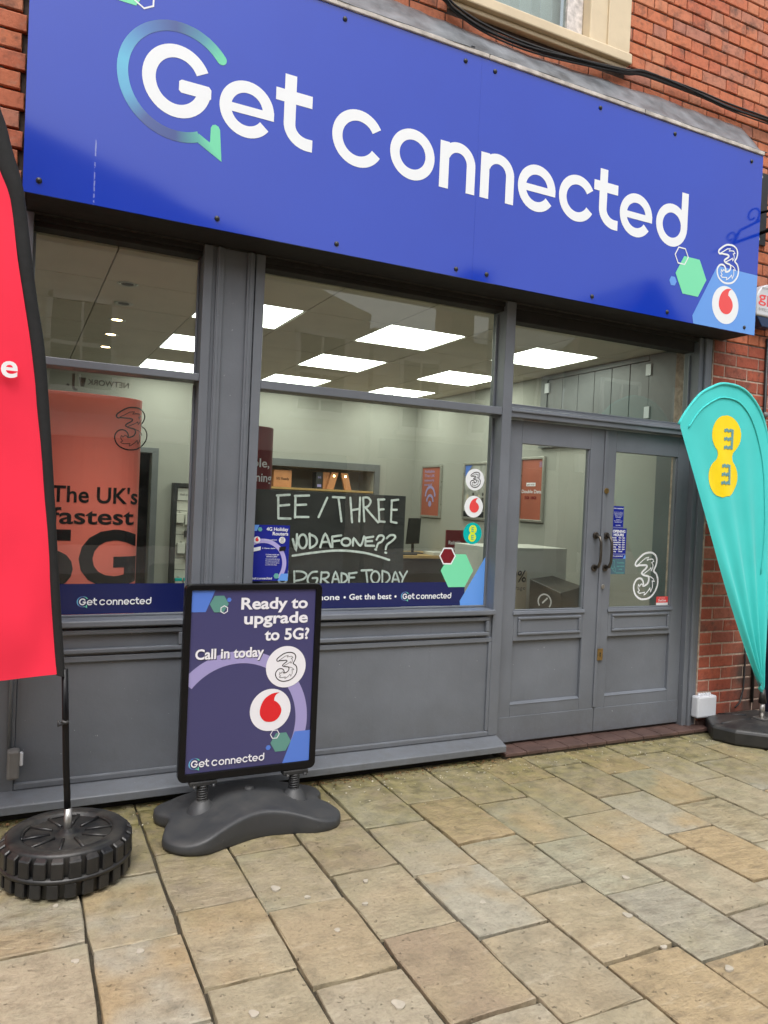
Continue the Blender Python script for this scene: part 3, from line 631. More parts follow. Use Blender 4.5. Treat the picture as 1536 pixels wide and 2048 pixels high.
# stall risers under the two windows
def riser(x0, x1):
    gp('sill', x0-0.0015 if x0 < 0.5 else x0, x1, -0.032, 0.10, 0.836, 0.866, 0.006)
    r_ = gp('stall_riser', x0, x1, 0.012, 0.10, 0.116, 0.8355)
    def frame(a, b, c, d, w, y0, y1, nm):
        gp(nm, a, b, y0, y1, d-w, d, 0.005, r_); gp(nm, a, b, y0, y1, c, c+w, 0.005, r_); gp(nm, a, a+w, y0, y1, c+w+.0005, d-w-.0005, 0.005, r_); gp(nm, b-w, b, y0, y1, c+w+.0005, d-w-.0005, 0.005, r_)
    frame(x0+0.02, x1-0.028, 0.713, 0.822, 0.022, -0.012, 0.0115, 'moulding')
    gp('rail', x0, x1, -0.001, 0.0115, 0.672, 0.700, 0.004, r_)
    gp('rail', x0, x1, -0.004, 0.0115, 0.116, 0.149, 0.008, r_)
    gp('rail', x1-0.022, x1-0.0005, -0.001, 0.0115, 0.1495, 0.6715, 0.004, r_)
riser(0.0405, 0.7845); riser(1.0905, 2.5465)
MB().prism_x([(-0.102, 0.048), (0.02, 0.048), (0.02, 0.1155), (0.0, 0.1155), (-0.094, 0.088), (-0.102, 0.083)], -0.11, 2.612).obj('plinth', 'grey_gloss_paint', sf, 0.003)
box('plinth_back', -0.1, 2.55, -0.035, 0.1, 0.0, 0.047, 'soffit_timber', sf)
# doors
DY = 0.05
def door(x0, x1, gx0, gx1, hinge_left, label):
    z0, z1 = 0.047, 1.990; zg0, zg1 = 0.838, 1.853; zp0, zp1 = 0.276, 0.660; d_ = 0.045
    b = MB(); y0, y1 = DY, DY+d_
    b.box(x0, gx0, y0, y1, z0, z1); b.box(gx1, x1, y0, y1, z0, z1)
    b.box(gx0, gx1, y0, y1, zg1, z1); b.box(gx0, gx1, y0, y1, zp1, zg0); b.box(gx0, gx1, y0, y1, z0, zp0)
    o = b.obj('door', 'grey_gloss_paint', sf, 0.003); tag(o, label)
    gp('panel', gx0-0.005, gx1+0.005, y0+0.022, y1-0.003, zp0-0.01, zp1+0.01, 0.002, o)
    MB().prism_x([(y0-0.004, zp0-0.002), (y0+0.020, zp0-0.002), (y0+0.020, zp0+0.012)], gx0, gx1).obj('weathering', 'grey_gloss_paint', o, 0.002)
    pane('glass_pane', gx0-0.008, gx1+0.008, zg0-0.008, zg1+0.008, y0+0.022, o)
    MB().box(gx0, gx1, y0+0.006, y0+0.0215, zg0, zg0+0.012).box(gx0, gx0+0.01, y0+0.006, y0+0.0215, zg0+.0125, zg1-.0005).box(gx1-0.01, gx1, y0+0.006, y0+0.0215, zg0+.0125, zg1-.0005).obj('glazing_bead', 'grey_gloss_paint', o, 0.003)
    MB().prism_x([(y0-0.010, zg0-0.016), (y0-0.0005, zg0-0.022), (y0-0.0005, zg0+0.004), (y0-0.006, zg0+0.002)], gx0-0.01, gx1+0.01).obj('glass_sill', 'grey_gloss_paint', o, 0.002)
    a, c = gx0+0.028, gx1-0.020; w = 0.017
    for (p, q, r_, s_) in ((a, c, 0.806-w, 0.806), (a, c, 0.694, 0.694+w), (a, a+w, 0.7115, 0.7885), (c-w, c, 0.7115, 0.7885)):
        gp('moulding', p, q, y0-0.011, y0-0.0005, r_, s_, 0.005, o)
    gp('kick_board', x0+0.001, x1-0.001, y0-0.005, y0-0.0005, z0+0.004, 0.203, 0.003, o)
    return o
dL = door(2.6145, 3.3825, 2.732, 3.262, True, 'left leaf of the grey double door')
dR = door(3.3855, 4.1285, 3.472, 4.022, False, 'right leaf of the grey double door with notices behind its glass')
gp('meeting_stile', 3.372, 3.398, DY-0.010, DY-0.0005, 0.21, 1.985, 0.004, dL)
def pull(x, door_):
    h = MB().tube([(x, DY-0.012, 1.312), (x, DY-0.045, 1.300), (x+0.002, DY-0.056, 1.27), (x+0.003, DY-0.058, 1.21), (x+0.002, DY-0.056, 1.15), (x, DY-0.045, 1.118), (x, DY-0.012, 1.106)], [0.010, 0.010, 0.009, 0.0085, 0.009, 0.010, 0.010], 10).obj('pull_handle', 'dark_bronze', door_, smooth=True)
    for z in (1.312, 1.106): MB().disc_y(x, DY-0.013, z, 0.022, 18, 0.0125).obj('rose', 'dark_bronze', h, 0.003)
pull(3.332, dL); pull(3.420, dR)
MB().disc_y(3.397, DY-0.016, 1.598, 0.019, 18, 0.0055).obj('lock_cylinder', 'aged_brass', dR, 0.003)
MB().disc_y(3.404, DY-0.016, 0.987, 0.015, 18, 0.0055).obj('lock_cylinder', 'steel', dR, 0.003)
lp = box('lock_plate', 3.386, 3.430, DY-0.014, DY-0.0105, 0.512, 0.588, 'aged_brass', dL, 0.0015)
Print(facing(DY-0.0145)).disc(3.408, 0.558, 0.0055).rect(3.4055, 3.4105, 0.535, 0.557).obj('keyhole', 'vinyl_black', lp)
# quarry tile step
st = thing('door_step', 'dark red quarry tile step below the double doors', 'step', (3.4, -0.02, 0))
box('bed', 2.615, 4.30, -0.085, 0.10, -0.012, 0.012, 'joint_sand', st)
for i in range(11):
    x = 2.617+i*0.153; box('tile', x, x+0.149, -0.092, 0.12, 0.0125, 0.034+rs.uniform(-.001, .001), 'quarry_tile', st, 0.004)

CHALK = [[(1.285,1.473),(1.291,1.352)],[(1.278,1.475),(1.349,1.482)],[(1.288,1.42),(1.349,1.427)],[(1.293,1.352),(1.359,1.352)],[(1.383,1.477),(1.385,1.359)],[(1.379,1.477),(1.461,1.483)],[(1.382,1.427),(1.446,1.432)],[(1.384,1.362),(1.462,1.364)],[(1.569,1.475),(1.522,1.366)],[(1.602,1.48),(1.673,1.48)],[(1.636,1.478),(1.66,1.346)],[(1.708,1.481),(1.725,1.343)],[(1.768,1.484),(1.769,1.349)],[(1.719,1.411),(1.766,1.42)],[(1.787,1.485),(1.8,1.35)],[(1.79,1.485),(1.817,1.486),(1.835,1.465),(1.822,1.439),(1.798,1.428)],[(1.804,1.428),(1.844,1.388),(1.888,1.346)],[(1.883,1.479),(1.895,1.35)],[(1.88,1.477),(1.921,1.48)],[(1.889,1.419),(1.919,1.423)],[(1.895,1.352),(1.929,1.351)],[(1.969,1.477),(1.969,1.352)],[(1.967,1.475),(2.01,1.482)],[(1.967,1.422),(2.003,1.423)],[(1.969,1.352),(2.006,1.347)],[(1.375,1.241),(1.396,1.184),(1.398,1.268)],[(1.423,1.265),(1.434,1.267),(1.444,1.262),(1.452,1.25),(1.456,1.234),(1.456,1.217),(1.451,1.203),(1.442,1.194),(1.431,1.192),(1.421,1.197),(1.413,1.209),(1.409,1.225),(1.409,1.242),(1.414,1.256),(1.423,1.265)],[(1.471,1.273),(1.476,1.193)],[(1.469,1.269),(1.502,1.257),(1.516,1.234),(1.506,1.21),(1.476,1.193)],[(1.537,1.199),(1.563,1.273),(1.599,1.201)],[(1.546,1.227),(1.585,1.23)],[(1.605,1.259),(1.609,1.201)],[(1.605,1.259),(1.659,1.267)],[(1.608,1.233),(1.65,1.238)],[(1.68,1.251),(1.692,1.252),(1.704,1.249),(1.713,1.243),(1.717,1.234),(1.716,1.224),(1.71,1.216),(1.7,1.211),(1.688,1.21),(1.676,1.213),(1.667,1.219),(1.663,1.228),(1.664,1.238),(1.67,1.246),(1.68,1.251)],[(1.733,1.211),(1.737,1.252),(1.779,1.211),(1.8,1.264)],[(1.809,1.258),(1.811,1.212)],[(1.809,1.256),(1.857,1.264)],[(1.81,1.236),(1.851,1.239)],[(1.811,1.212),(1.865,1.212)],[(1.879,1.248),(1.891,1.268),(1.913,1.272),(1.925,1.259),(1.912,1.237),(1.89,1.225),(1.881,1.202)],[(1.873,1.191),(1.879,1.189)],[(1.942,1.256),(1.962,1.273),(1.988,1.275),(1.998,1.262),(1.975,1.239),(1.947,1.219),(1.939,1.193)],[(1.937,1.174),(1.944,1.172)],[(1.376,1.151),(1.476,1.166),(1.598,1.18),(1.703,1.181),(1.811,1.17),(1.899,1.15),(1.965,1.131)],[(1.296,1.066),(1.303,1.014),(1.324,1.0),(1.345,1.014),(1.35,1.066)],[(1.388,1.066),(1.393,0.995)],[(1.4,1.066),(1.438,1.063),(1.461,1.045),(1.442,1.023),(1.4,1.014)],[(1.521,1.064),(1.489,1.059),(1.468,1.028),(1.476,0.999),(1.514,0.997),(1.525,1.027),(1.497,1.028)],[(1.548,1.061),(1.545,0.994)],[(1.547,1.058),(1.583,1.059),(1.592,1.042),(1.574,1.027),(1.547,1.024)],[(1.559,1.024),(1.601,0.993)],[(1.612,0.995),(1.631,1.061),(1.659,0.995)],[(1.618,1.022),(1.649,1.022)],[(1.667,1.056),(1.67,0.993)],[(1.667,1.056),(1.697,1.046),(1.702,1.017),(1.669,0.995)],[(1.714,1.056),(1.714,0.994)],[(1.711,1.053),(1.76,1.059)],[(1.715,1.03),(1.747,1.031)],[(1.714,0.995),(1.76,0.995)],[(1.789,1.071),(1.856,1.073)],[(1.818,1.069),(1.831,0.991)],[(1.867,1.065),(1.879,1.066),(1.89,1.061),(1.899,1.051),(1.904,1.036),(1.903,1.021),(1.897,1.009),(1.888,1.001),(1.876,0.999),(1.865,1.004),(1.856,1.015),(1.851,1.029),(1.852,1.044),(1.858,1.057),(1.867,1.065)],[(1.92,1.069),(1.924,0.991)],[(1.92,1.069),(1.957,1.056),(1.97,1.028),(1.951,1.002),(1.924,0.991)],[(1.985,0.992),(2.004,1.061),(2.036,0.992)],[(1.993,1.018),(2.027,1.018)],[(2.032,1.061),(2.057,1.025)],[(2.081,1.066),(2.057,1.025),(2.047,0.99)]]
THREE = [[(-0.366,0.258),(-0.346,0.299),(-0.274,0.361),(-0.171,0.433),(-0.069,0.479),(0.065,0.499),(0.177,0.489),(0.27,0.443),(0.316,0.371),(0.321,0.299),(0.295,0.207),(0.239,0.105),(0.321,0.048),(0.367,-0.024),(0.388,-0.111),(0.377,-0.213),(0.331,-0.311),(0.249,-0.403),(0.147,-0.465),(0.034,-0.495),(-0.089,-0.501),(-0.202,-0.475),(-0.305,-0.413),(-0.366,-0.326),(-0.387,-0.234),(-0.366,-0.152),(-0.305,-0.08),(-0.223,-0.054),(-0.151,-0.065),(-0.099,-0.111),(-0.077,-0.172),(-0.081,-0.213),(-0.017,-0.203),(0.054,-0.162),(0.09,-0.101),(0.09,-0.044),(0.059,-0.008),(-0.007,0.002),(-0.089,0.017),(-0.146,0.048),(-0.125,0.089),(-0.048,0.141),(0.003,0.182),(0.008,0.212),(-0.033,0.228),(-0.141,0.226),(-0.253,0.223),(-0.325,0.209),(-0.361,0.233)],[(-0.294,0.228),(-0.192,0.289),(-0.058,0.376),(0.049,0.397),(0.013,0.335),(0.095,0.356),(0.177,0.361),(0.224,0.31),(0.162,0.284),(0.203,0.238),(0.203,0.176),(0.157,0.11),(0.142,0.171),(0.075,0.125),(-0.089,0.038)],[(0.085,-0.013),(0.177,-0.034),(0.239,-0.07),(0.275,-0.121),(0.203,-0.111),(0.218,-0.172),(0.218,-0.244),(0.172,-0.347),(0.142,-0.265),(0.085,-0.326),(0.013,-0.383),(-0.043,-0.413),(-0.028,-0.352),(-0.13,-0.367),(-0.202,-0.372),(-0.248,-0.342),(-0.202,-0.311),(-0.248,-0.254),(-0.238,-0.183),(-0.197,-0.224),(-0.151,-0.167),(-0.105,-0.193),(-0.089,-0.229)]]

# ================================================================== LOGO DRAWING HELPERS
def interp(P, n=4, closed=False):
    Q = [P[-1]]+list(P)+[P[0], P[1]] if closed else None
    if not closed: return smooth_path(P, n)
    out = []
    for i in range(len(P)):
        p0, p1, p2, p3 = Q[i], Q[i+1], Q[i+2], Q[(i+3)] 
        for k in range(n):
            t_ = k/n; out.append(tuple(0.5*((2*b)+(-a+c)*t_+(2*a-5*b+4*c-d)*t_*t_+(-a+3*b-3*c+d)*t_**3) for a, b, c, d in zip(p0, p1, p2, p3)))
    return out
def three(pr, cx, cy, h, w1, w2, sx=1.0):
    f = lambda L: [(cx+x*h*sx, cy+y*h) for x, y in L]
    pr.ribbon(interp(f(THREE[0]), 3, True), w1, True)
    pr.ribbon(f(THREE[1]), w2); pr.ribbon(f(THREE[2]), w2); return pr
DROP = [(-.53, .05), (-.47, .3), (-.33, .55), (-.1, .73), (.15, .82), (.41, .83), (.25, .74), (.17, .6), (.15, .46), (.3, .37), (.45, .2), (.53, 0), (.5, -.2), (.38, -.4), (.2, -.52), (0, -.55), (-.25, -.5), (-.42, -.35), (-.52, -.15)]
def drop(pr, cx, cy, r, lift=0.0):
    a = interp([(cx+x*r, cy+y*r) for x, y in DROP[:6]], 4); b = interp([(cx+x*r, cy+y*r) for x, y in DROP[5:9]], 3); c = interp([(cx+x*r, cy+y*r) for x, y in DROP[8:]+DROP[:1]], 3)
    return pr.poly(a[:-1]+b[:-1]+c[:-1], lift)
def wordmark(pr, x0, base, total, letters=None):
    """the shop lettering, drawn in strokes; total = width of the whole word mark"""
    k = total/3.27; X = lambda v: x0+(v-0.438)*k; Z = lambda v: base+(v-3.115)*k
    def run(fn):
        p = letters() if letters else pr; fn(p)
        if letters: letters(p)
    W = 0.0535*k; ZC = 3.243
    def G(p):
        p.arc(X(.5885), Z(3.284), .1220*k, 27, 357, .057*k, 50, 0.0, .1300*k)
        p.poly([(X(.607), Z(3.239)), (X(.735), Z(3.239)), (X(.739), Z(3.246)), (X(.739), Z(3.283)), (X(.728), Z(3.296)), (X(.607), Z(3.296)), (X(.596), Z(3.287)), (X(.596), Z(3.248))])
    def e(cx):
        def q(p):
            p.arc(X(cx), Z(ZC), .1015*k, 0, 325, W, 44); p.rect(X(cx-.095), X(cx+.1283), Z(ZC-.0235), Z(ZC+.0155))
        return q
    def c(cx, r):
        return lambda p: p.arc(X(cx), Z(ZC+.006), (r-.0265)*k, 30, 330, W, 44)
    def t(x):
        def q(p):
            p.ribbon([(X(x+.0285), Z(3.459)), (X(x+.0285), Z(3.235))]+[(X(x+.0285+.0935*(1-math.cos(a))), Z(3.235-.0835*math.sin(a))) for a in [PI/2*i/12 for i in range(1, 13)]]+[(X(x+.146), Z(3.1515))], .0575*k)
            p.rect(X(x-.042), X(x+.139), Z(3.328), Z(3.386))
        return q
    def o(cx): return lambda p: p.arc(X(cx), Z(ZC), .1015*k, 0, 360, W, 48)
    def n(x):
        def q(p):
            r = .0815*k; cx = X(x+.0275)+r; top_ = Z(3.369)-W/2
            p.rect(X(x), X(x+.055), Z(3.117), Z(3.359))
            p.ribbon([(cx-r*math.cos(a), top_-r*1.02+r*1.02*math.sin(a)) for a in [PI*(0.12+0.88*i/20) for i in range(21)]]+[(cx+r, Z(3.117))], W)
        return q
    def d(p):
        p.arc(X(3.577), Z(ZC), .103*k, 0, 360, W, 48); p.rect(X(3.652), X(3.7075), Z(3.236), Z(3.46))
    for fn in (G, e(.906), t(1.082), c(1.467, .139), o(1.770), n(1.930), n(2.181), e(2.553), c(2.838, .131), t(2.999), e(3.286), d): run(fn)
    return pr
def bubble(pr, cx, cz, k):
    """the open ring with its speech tail; returns colour stops along the ring"""
    r = .238*k
    pts = [(cx+r*math.cos(math.radians(a)), cz+r*math.sin(math.radians(a))) for a in [39+(294-39)*i/60 for i in range(61)]]
    pr.ribbon(pts, .046*k); 
    P = lambda x, z: (cx+(x-.595)*k, cz+(z-3.283)*k)
    pr.poly([P(.689, 3.080), P(.689, 3.037), P(.797, 2.978), P(.785, 3.118), P(.778, 3.131), P(.764, 3.137), P(.750, 3.132), P(.743, 3.118), P(.742, 3.062), P(.741, 3.0515)], 0.0002)
    pr.disc(pts[0][0], pts[0][1], .023*k, n=16)
    return pr
def ring_colours(o, cx, cz, dz=0.0):
    """printed gradient: green ends, lilac-grey, teal on the left"""
    me = o.data; a = me.color_attributes.new('print', 'FLOAT_COLOR', 'POINT')
    stops = [(39, (.17, .66, .40)), (65, (.10, .30, .42)), (95, (.075, .11, .30)), (130, (.10, .22, .50)), (172, (.15, .50, .72)), (205, (.14, .42, .66)), (235, (.09, .13, .33)), (268, (.07, .10, .29)), (290, (.11, .38, .36)), (310, (.17, .66, .40)), (361, (.17, .66, .40))]
    for i, v in enumerate(me.vertices):
        w = v.co + ORG[o.name]; ang = math.degrees(math.atan2(w.z-cz, w.x-cx)) % 360
        if ang < 39: ang = 39
        if w.z < cz and w.x-cx > 0.115: ang = 320
        for (a0, c0), (a1, c1) in zip(stops, stops[1:]):
            if a0 <= ang <= a1:
                f = (ang-a0)/(a1-a0); a.data[i].color = (*[p+(q-p)*f for p, q in zip(c0, c1)], 1); break

# ================================================================== FASCIA SIGN
SY = -0.222
sign = thing('fascia_sign', 'long glossy blue shop fascia sign with big white lettering above the windows', 'sign', (2.17, SY, 2.67))
box('carcass', 0.0, 4.345, SY+0.0095, 0.0, 2.684, 3.850, 'soffit_timber', sign)
box('face_panel', -0.010, 2.1586, SY, SY+0.009, 2.672, 3.851, 'sign_blue', sign, 0.0004); box('face_panel', 2.159, 4.362, SY, SY+0.009, 2.672, 3.851, 'sign_blue', sign, 0.0004)
box('soffit_board', 0.01, 4.335, SY+0.0125, 0.016, 2.6735, 2.6835, 'soffit_timber', sign)
SP = facing(SY-0.0012)
def letters(p=None):
    if p is None: return Print(SP)
    p.obj('letter', 'vinyl_white', sign)
wordmark(None, 0.438, 3.115, 3.27, letters)
o = bubble(Print(SP), .595, 3.283, 1.0).obj('speech_ring', 'gradient_print', sign); ring_colours(o, .595, 3.283)
Print(SP).hexagon(.345, 3.655, .115, 0.0).obj('green_hexagon', 'vinyl_green', sign); Print(SP.lifted(.0004)).ribbon(hexpts(.436, 3.598, .044, PI/6), .007, True).obj('hexagon_outline', 'vinyl_white', sign)
Print(SP).poly([(3.800, 2.6725), (3.788, 2.72), (3.985, 3.062), (3.995, 3.066), (4.3615, 3.066), (4.3615, 2.6725)]).obj('sky_blue_corner', 'vinyl_sky', sign)
Print(SP.lifted(.0004)).hexagon(3.761, 2.959, .134, 0.0).obj('green_hexagon', 'vinyl_green', sign); Print(SP.lifted(.0009)).ribbon(hexpts(3.672, 3.072, .056, 0.0), .0075, True).obj('hexagon_outline', 'vinyl_white', sign)
Print(SP).hexagon(3.610, 2.907, .031).obj('small_hexagon', 'vinyl_sky', sign)
three(Print(SP.lifted(.0008)), 4.083, 3.094, .250, .0115, .006, 1.0).obj('numeral_emblem', 'vinyl_white', sign)
Print(SP.lifted(.0006)).disc(4.076, 2.829, .121).obj('white_disc', 'vinyl_white', sign); drop(Print(SP.lifted(.0012)), 4.079, 2.838, .121).obj('red_drop', 'vinyl_red', sign)
for x, z in [(.050, 2.727), (.788, 2.720), (1.375, 2.715), (2.057, 2.711), (2.249, 2.715), (2.980, 2.712), (3.574, 2.710), (4.261, 2.711), (.050, 3.803), (.788, 3.803), (1.369, 3.803), (2.058, 3.802), (2.244, 3.800), (2.976, 3.800), (3.567, 3.798), (4.252, 3.791)]:
    MB().lathe([(0, 0.009), (0.007, 0.008), (0.0115, 0.004), (0.0125, 0.0)], (0, 0, 0), 12).obj('bolt', 'black_plastic', sign, smooth=True).matrix_local = Matrix.Translation(Vector((x, SY-0.0005, z))-ORG[sign.name]) @ Matrix.Rotation(PI/2, 4, 'X') @ Matrix.Translation(ORG[sign.name])

# ================================================================== WALL FITTINGS
bell = thing('alarm_bell_box', 'white alarm bell box with navy base on the brick pier', 'alarm', (4.66, -0.05, 2.9))
def arcpts(cx, cz, r, a0, a1, n): return [(cx+r*math.cos(math.radians(a0+(a1-a0)*i/n)), cz+r*math.sin(math.radians(a0+(a1-a0)*i/n))) for i in range(n+1)]
prof = [(4.535, 2.86), (4.79, 2.86), (4.80, 2.95)]+arcpts(4.663, 2.95, .137, 0, 180, 18)[1:-1]+[(4.526, 2.95)]
def slab_y(mb, prof, y0, y1):
    n = len(prof); mb.add([(x, y0, z) for x, z in prof]+[(x, y1, z) for x, z in prof], [tuple(range(n)), tuple(range(2*n-1, n-1, -1))]+[((i+1) % n, i, i+n, (i+1) % n+n) for i in range(n)]); return mb
slab_y(MB(), prof, -0.095, -0.012).obj('cover', 'white_plastic', bell, 0.012, seg=3)
slab_y(MB(), [(4.545, 2.8595), (4.782, 2.8595), (4.72, 2.79), (4.60, 2.79)], -0.088, -0.012).obj('strobe_base', 'navy_plastic', bell, 0.006)
Print(facing(-0.0958)).text('gp', 4.545, 2.955, .075, .16, 'L', .01).obj('lettering', 'vinyl_red', bell); Print(facing(-0.0958)).text('01922 2000047', 4.552, 2.895, .018, .20, 'L', .01).obj('phone_number', 'grey_plastic', bell); Print(facing(-0.0958)).text('SECURITY SYSTEMS', 4.575, 3.045, .012, .17, 'L', .006).obj('small_lettering', 'grey_plastic', bell)
# wrought iron bracket: seen mostly as a dark mirror image in the sign
br = thing('iron_sign_bracket', 'black wrought iron hanging sign bracket bolted to the brick pier', 'bracket', (4.62, -0.02, 3.6))
box('back_plate', 4.565, 4.68, -0.022, -0.006, 3.375, 3.875, 'black_iron', br, 0.003)
BX = 4.62
def my(yv): return -0.444-yv
def bar(pts, r): MB().tube([(BX, my(a), b) for a, b in pts], r, 8).obj('bar', 'black_iron', br, smooth=True)
bar([(-0.424, 3.455), (-0.02, 3.452), (0.2, 3.449), (0.30, 3.440), (0.385, 3.432)], [0.013, 0.013, 0.012, 0.008, 0.002])
bar([(-0.424, 3.60), (-0.02, 3.548), (0.10, 3.532), (0.145, 3.525), (0.165, 3.500), (0.185, 3.462), (0.205, 3.447)], 0.0095)
def scroll(cx, cz, r, a0, turns, d): return [(cx+r*(1-0.62*i/28)*math.cos(a0+d*turns*2*PI*i/28), cz+r*(1-0.62*i/28)*math.sin(a0+d*turns*2*PI*i/28)) for i in range(29)]
bar(scroll(0.045, 3.600, 0.062, -1.3, 1.15, -1), 0.007); bar(scroll(0.225, 3.497, 0.045, -1.5, 1.15, -1), 0.007); bar(scroll(-0.2, 3.66, 0.075, -1.5, 1.15, 1), 0.007)
for z in (3.41, 3.84): MB().disc_y(4.60, -0.030, z, .011, 10, .0075).obj('bolt', 'steel', br)
con = thing('wall_conduit', 'thin dark conduit running down the brick pier by the teal flag', 'conduit', (4.78, -0.02, 0))
MB().tube([(4.785, -.018, 0.15), (4.78, -.018, 1.2), (4.765, -.018, 2.0), (4.757, -.018, 2.74)], .011, 8).obj('pipe', 'black_cable', con, smooth=True)
MB().lathe([(0, -.022), (.014, -.018), (.022, 0), (.014, .018), (0, .022)], (4.768, -.022, 2.2), 12).obj('cable_gland', 'grey_plastic', con, smooth=True)
wire = top(MB().tube([(4.69, -.012, 0.62), (4.70, -.014, 0.45), (4.695, -.014, .25), (4.66, -.02, .16), (4.60, -.03, .13)], .006, 6).obj('loose_wire', 'black_cable', smooth=True), 'thin black wire hanging on the stained bricks behind the teal flag base', 'wire')
jb = thing('junction_box', 'white plastic junction box low on the wall beside the doors', 'junction box', (4.28, -0.04, 0.1))
box('cover', 4.192, 4.372, -0.068, -0.006, 0.096, 0.243, 'white_plastic', jb, 0.012)
for i in range(5): MB().lathe([(0, .012), (.010, .010), (.012, 0), (.011, -.01)], (4.235+i*.024, -.035, .247), 12).obj('cable_entry', 'white_plastic', jb, smooth=True)
cb = thing('cable_terminal', 'small grey outdoor terminal box on the left door post behind the red flag', 'terminal box', (.04, -.03, .18))
box('cover', .012, .062, -.062, -.002, .183, .312, 'grey_plastic', cb, .010)
box('latch', .060, .076, -.055, -.03, .24, .30, 'white_plastic', cb, .006)
MB().tube([(.018, -.012, .31), (.019, -.012, .66), (.012, -.012, 1.4)], .009, 8).obj('conduit', 'grey_gloss_paint', cb, smooth=True)
nb = thing('neighbour_shopfront', 'dark navy neighbouring shopfront at the right edge behind the teal flag', 'shopfront', (6.3, 0, 0))
box('pilaster', 4.905, 5.15, -.075, .003, 0.0, 3.30, 'navy_paint', nb, .006); box('stall_riser', 5.152, 8.0, -.05, .003, 0.0, .75, 'navy_paint', nb, .006); box('fascia', 4.88, 8.2, -.14, .003, 3.302, 3.80, 'navy_paint', nb, .006)
box('glass_pane', 5.152, 8.0, -.012, -.004, .752, 3.30, 'shop_glass', nb, 0); box('mullion', 6.5, 6.56, -.06, -.013, .752, 3.30, 'navy_paint', nb, .004)

# ================================================================== RED FEATHER FLAG WITH TYRE BASE
FY = -0.60
ff = thing('red_feather_flag', 'tall red feather flag with black sleeve standing in a black tyre base', 'flag', (.225, FY, 0))
OUT = [(-.62, 3.62), (-.42, 3.45), (-.25, 3.16), (-.091, 2.821), (-.046, 2.68), (-.005, 2.545), (.027, 2.333), (.054, 2.154), (.086, 1.974), (.114, 1.699), (.139, 1.42), (.163, 1.138), (.189, .853), (.199, .752)]
INN = [(-.66, 3.50), (-.46, 3.32), (-.29, 3.03), (-.125, 2.70), (-.090, 2.60), (-.051, 2.499), (-.020, 2.288), (.005, 2.147), (.036, 1.968), (.072, 1.695), (.102, 1.418), (.129, 1.138), (.156, .854), (.165, .760)]
N = len(OUT); oo = smooth_path(OUT, 4); ii = smooth_path(INN, 4); n = len(oo)
sl = MB(); vs = []
for (xo, zo), (xi, zi) in zip(oo, ii):
    for k in range(9):
        a = PI*k/8; f = (1-math.cos(a))/2; vs.append((xo+(xi-xo)*f, FY-0.020*math.sin(a)-0.003*noise.noise(Vector((zo*6, k*.5, 1))), zo+(zi-zo)*f))
    for k in range(1, 8):
        a = PI*k/8; f = (1+math.cos(a))/2; vs.append((xo+(xi-xo)*f, FY+0.020*math.sin(a), zo+(zi-zo)*f))
sl.add(vs, [(i*16+k, i*16+(k+1) % 16, (i+1)*16+(k+1) % 16, (i+1)*16+k) for i in range(n-1) for k in range(16)])
sl.obj('sleeve', 'black_fabric', ff, smooth=True)
fb = MB(); vs = []; M = 26; fw_ = 0.78
rows = smooth_path(INN, 6); nr_ = len(rows)
for i, (xi, zi) in enumerate(rows):
    fz = i/(nr_-1)
    for k in range(M+1):
        u = k/M; x = xi+0.004-fw_*u*(0.55+0.45*min(1, fz*2.2)); 
        zb = zi + (.004 - .014*math.sin(u*5.0) if i == nr_-1 else 0) 
        y = FY-0.010+0.026*math.sin(u*7+zi*1.4)*u+0.016*noise.noise(Vector((u*4, zi*1.6, 3)))+0.012*noise.noise(Vector((u*9, zi*4.5, 8)))*min(1, (1.6-zi)*1.2 if zi < 1.6 else .15)+0.010*math.sin(u*16+zi*9)*max(0, 1-zi/1.7)*(.3+u)+.006*math.sin(zi*14-u*11)*u
        vs.append((x, y, zb))
fb.add(vs, [(i*(M+1)+k, i*(M+1)+k+1, (i+1)*(M+1)+k+1, (i+1)*(M+1)+k) for i in range(nr_-1) for k in range(M)])
fbo = fb.obj('banner', 'red_cloth', ff, smooth=True)
Print(facing(FY-0.040)).text('vodafone', -.002, 1.857, .082, .46, 'R', .018).obj('lettering', 'white_cloth', fbo)
MB().tube([(x, FY, z) for x, z in ((.2275, .165), (.221, .30), (.214, .40), (.206, .57), (.196, .78))], .0125, 10).obj('pole', 'black_frame', ff, smooth=True)
MB().tube([(.2285, FY, .13), (.2265, FY, .245)], .0145, 12).obj('ground_spigot', 'steel', ff, smooth=True)
MB().tube([(.19, FY-.012, .585), (.205, FY-.016, .578), (.215, FY-.014, .582)], .007, 6).tube([(.205, FY-.016, .578), (.178, FY-.02, .570), (.180, FY-.02, .590)], .004, 6).obj('cord_toggle', 'black_plastic', ff, smooth=True)
TC = (.228, FY, 0); TR = .236
base = MB().lathe([(0, .168), (.022, .168), (.034, .156), (.050, .1505), (.072, .150), (.150, .150), (.156, .1475), (.160, .150), (.163, .159), (.172, .163), (.190, .165), (.206, .163), (.215, .158), (.2175, .148), (.2175, .012), (.205, .0), (0, .0)], TC, 64).obj('tyre_base', 'black_rubber', ff, smooth=True)
md = base.modifiers.new('es', 'EDGE_SPLIT'); md.split_angle = math.radians(50)
NL = 24
def lug(z0, z1, w, rad0, rad1, chamf):
    v = []; 
    for (r_, za, zb) in ((rad0, z0, z1), (rad1, z0+(chamf if z0 < .05 else 0), z1-(chamf if z0 > .05 else 0))):
        for a in (-w/2, w/2):
            for z in (za, zb): v.append((r_*math.cos(a), r_*math.sin(a), z))
    return v, [(0, 1, 3, 2), (4, 6, 7, 5), (0, 4, 5, 1), (2, 3, 7, 6), (1, 5, 7, 3), (0, 2, 6, 4)]
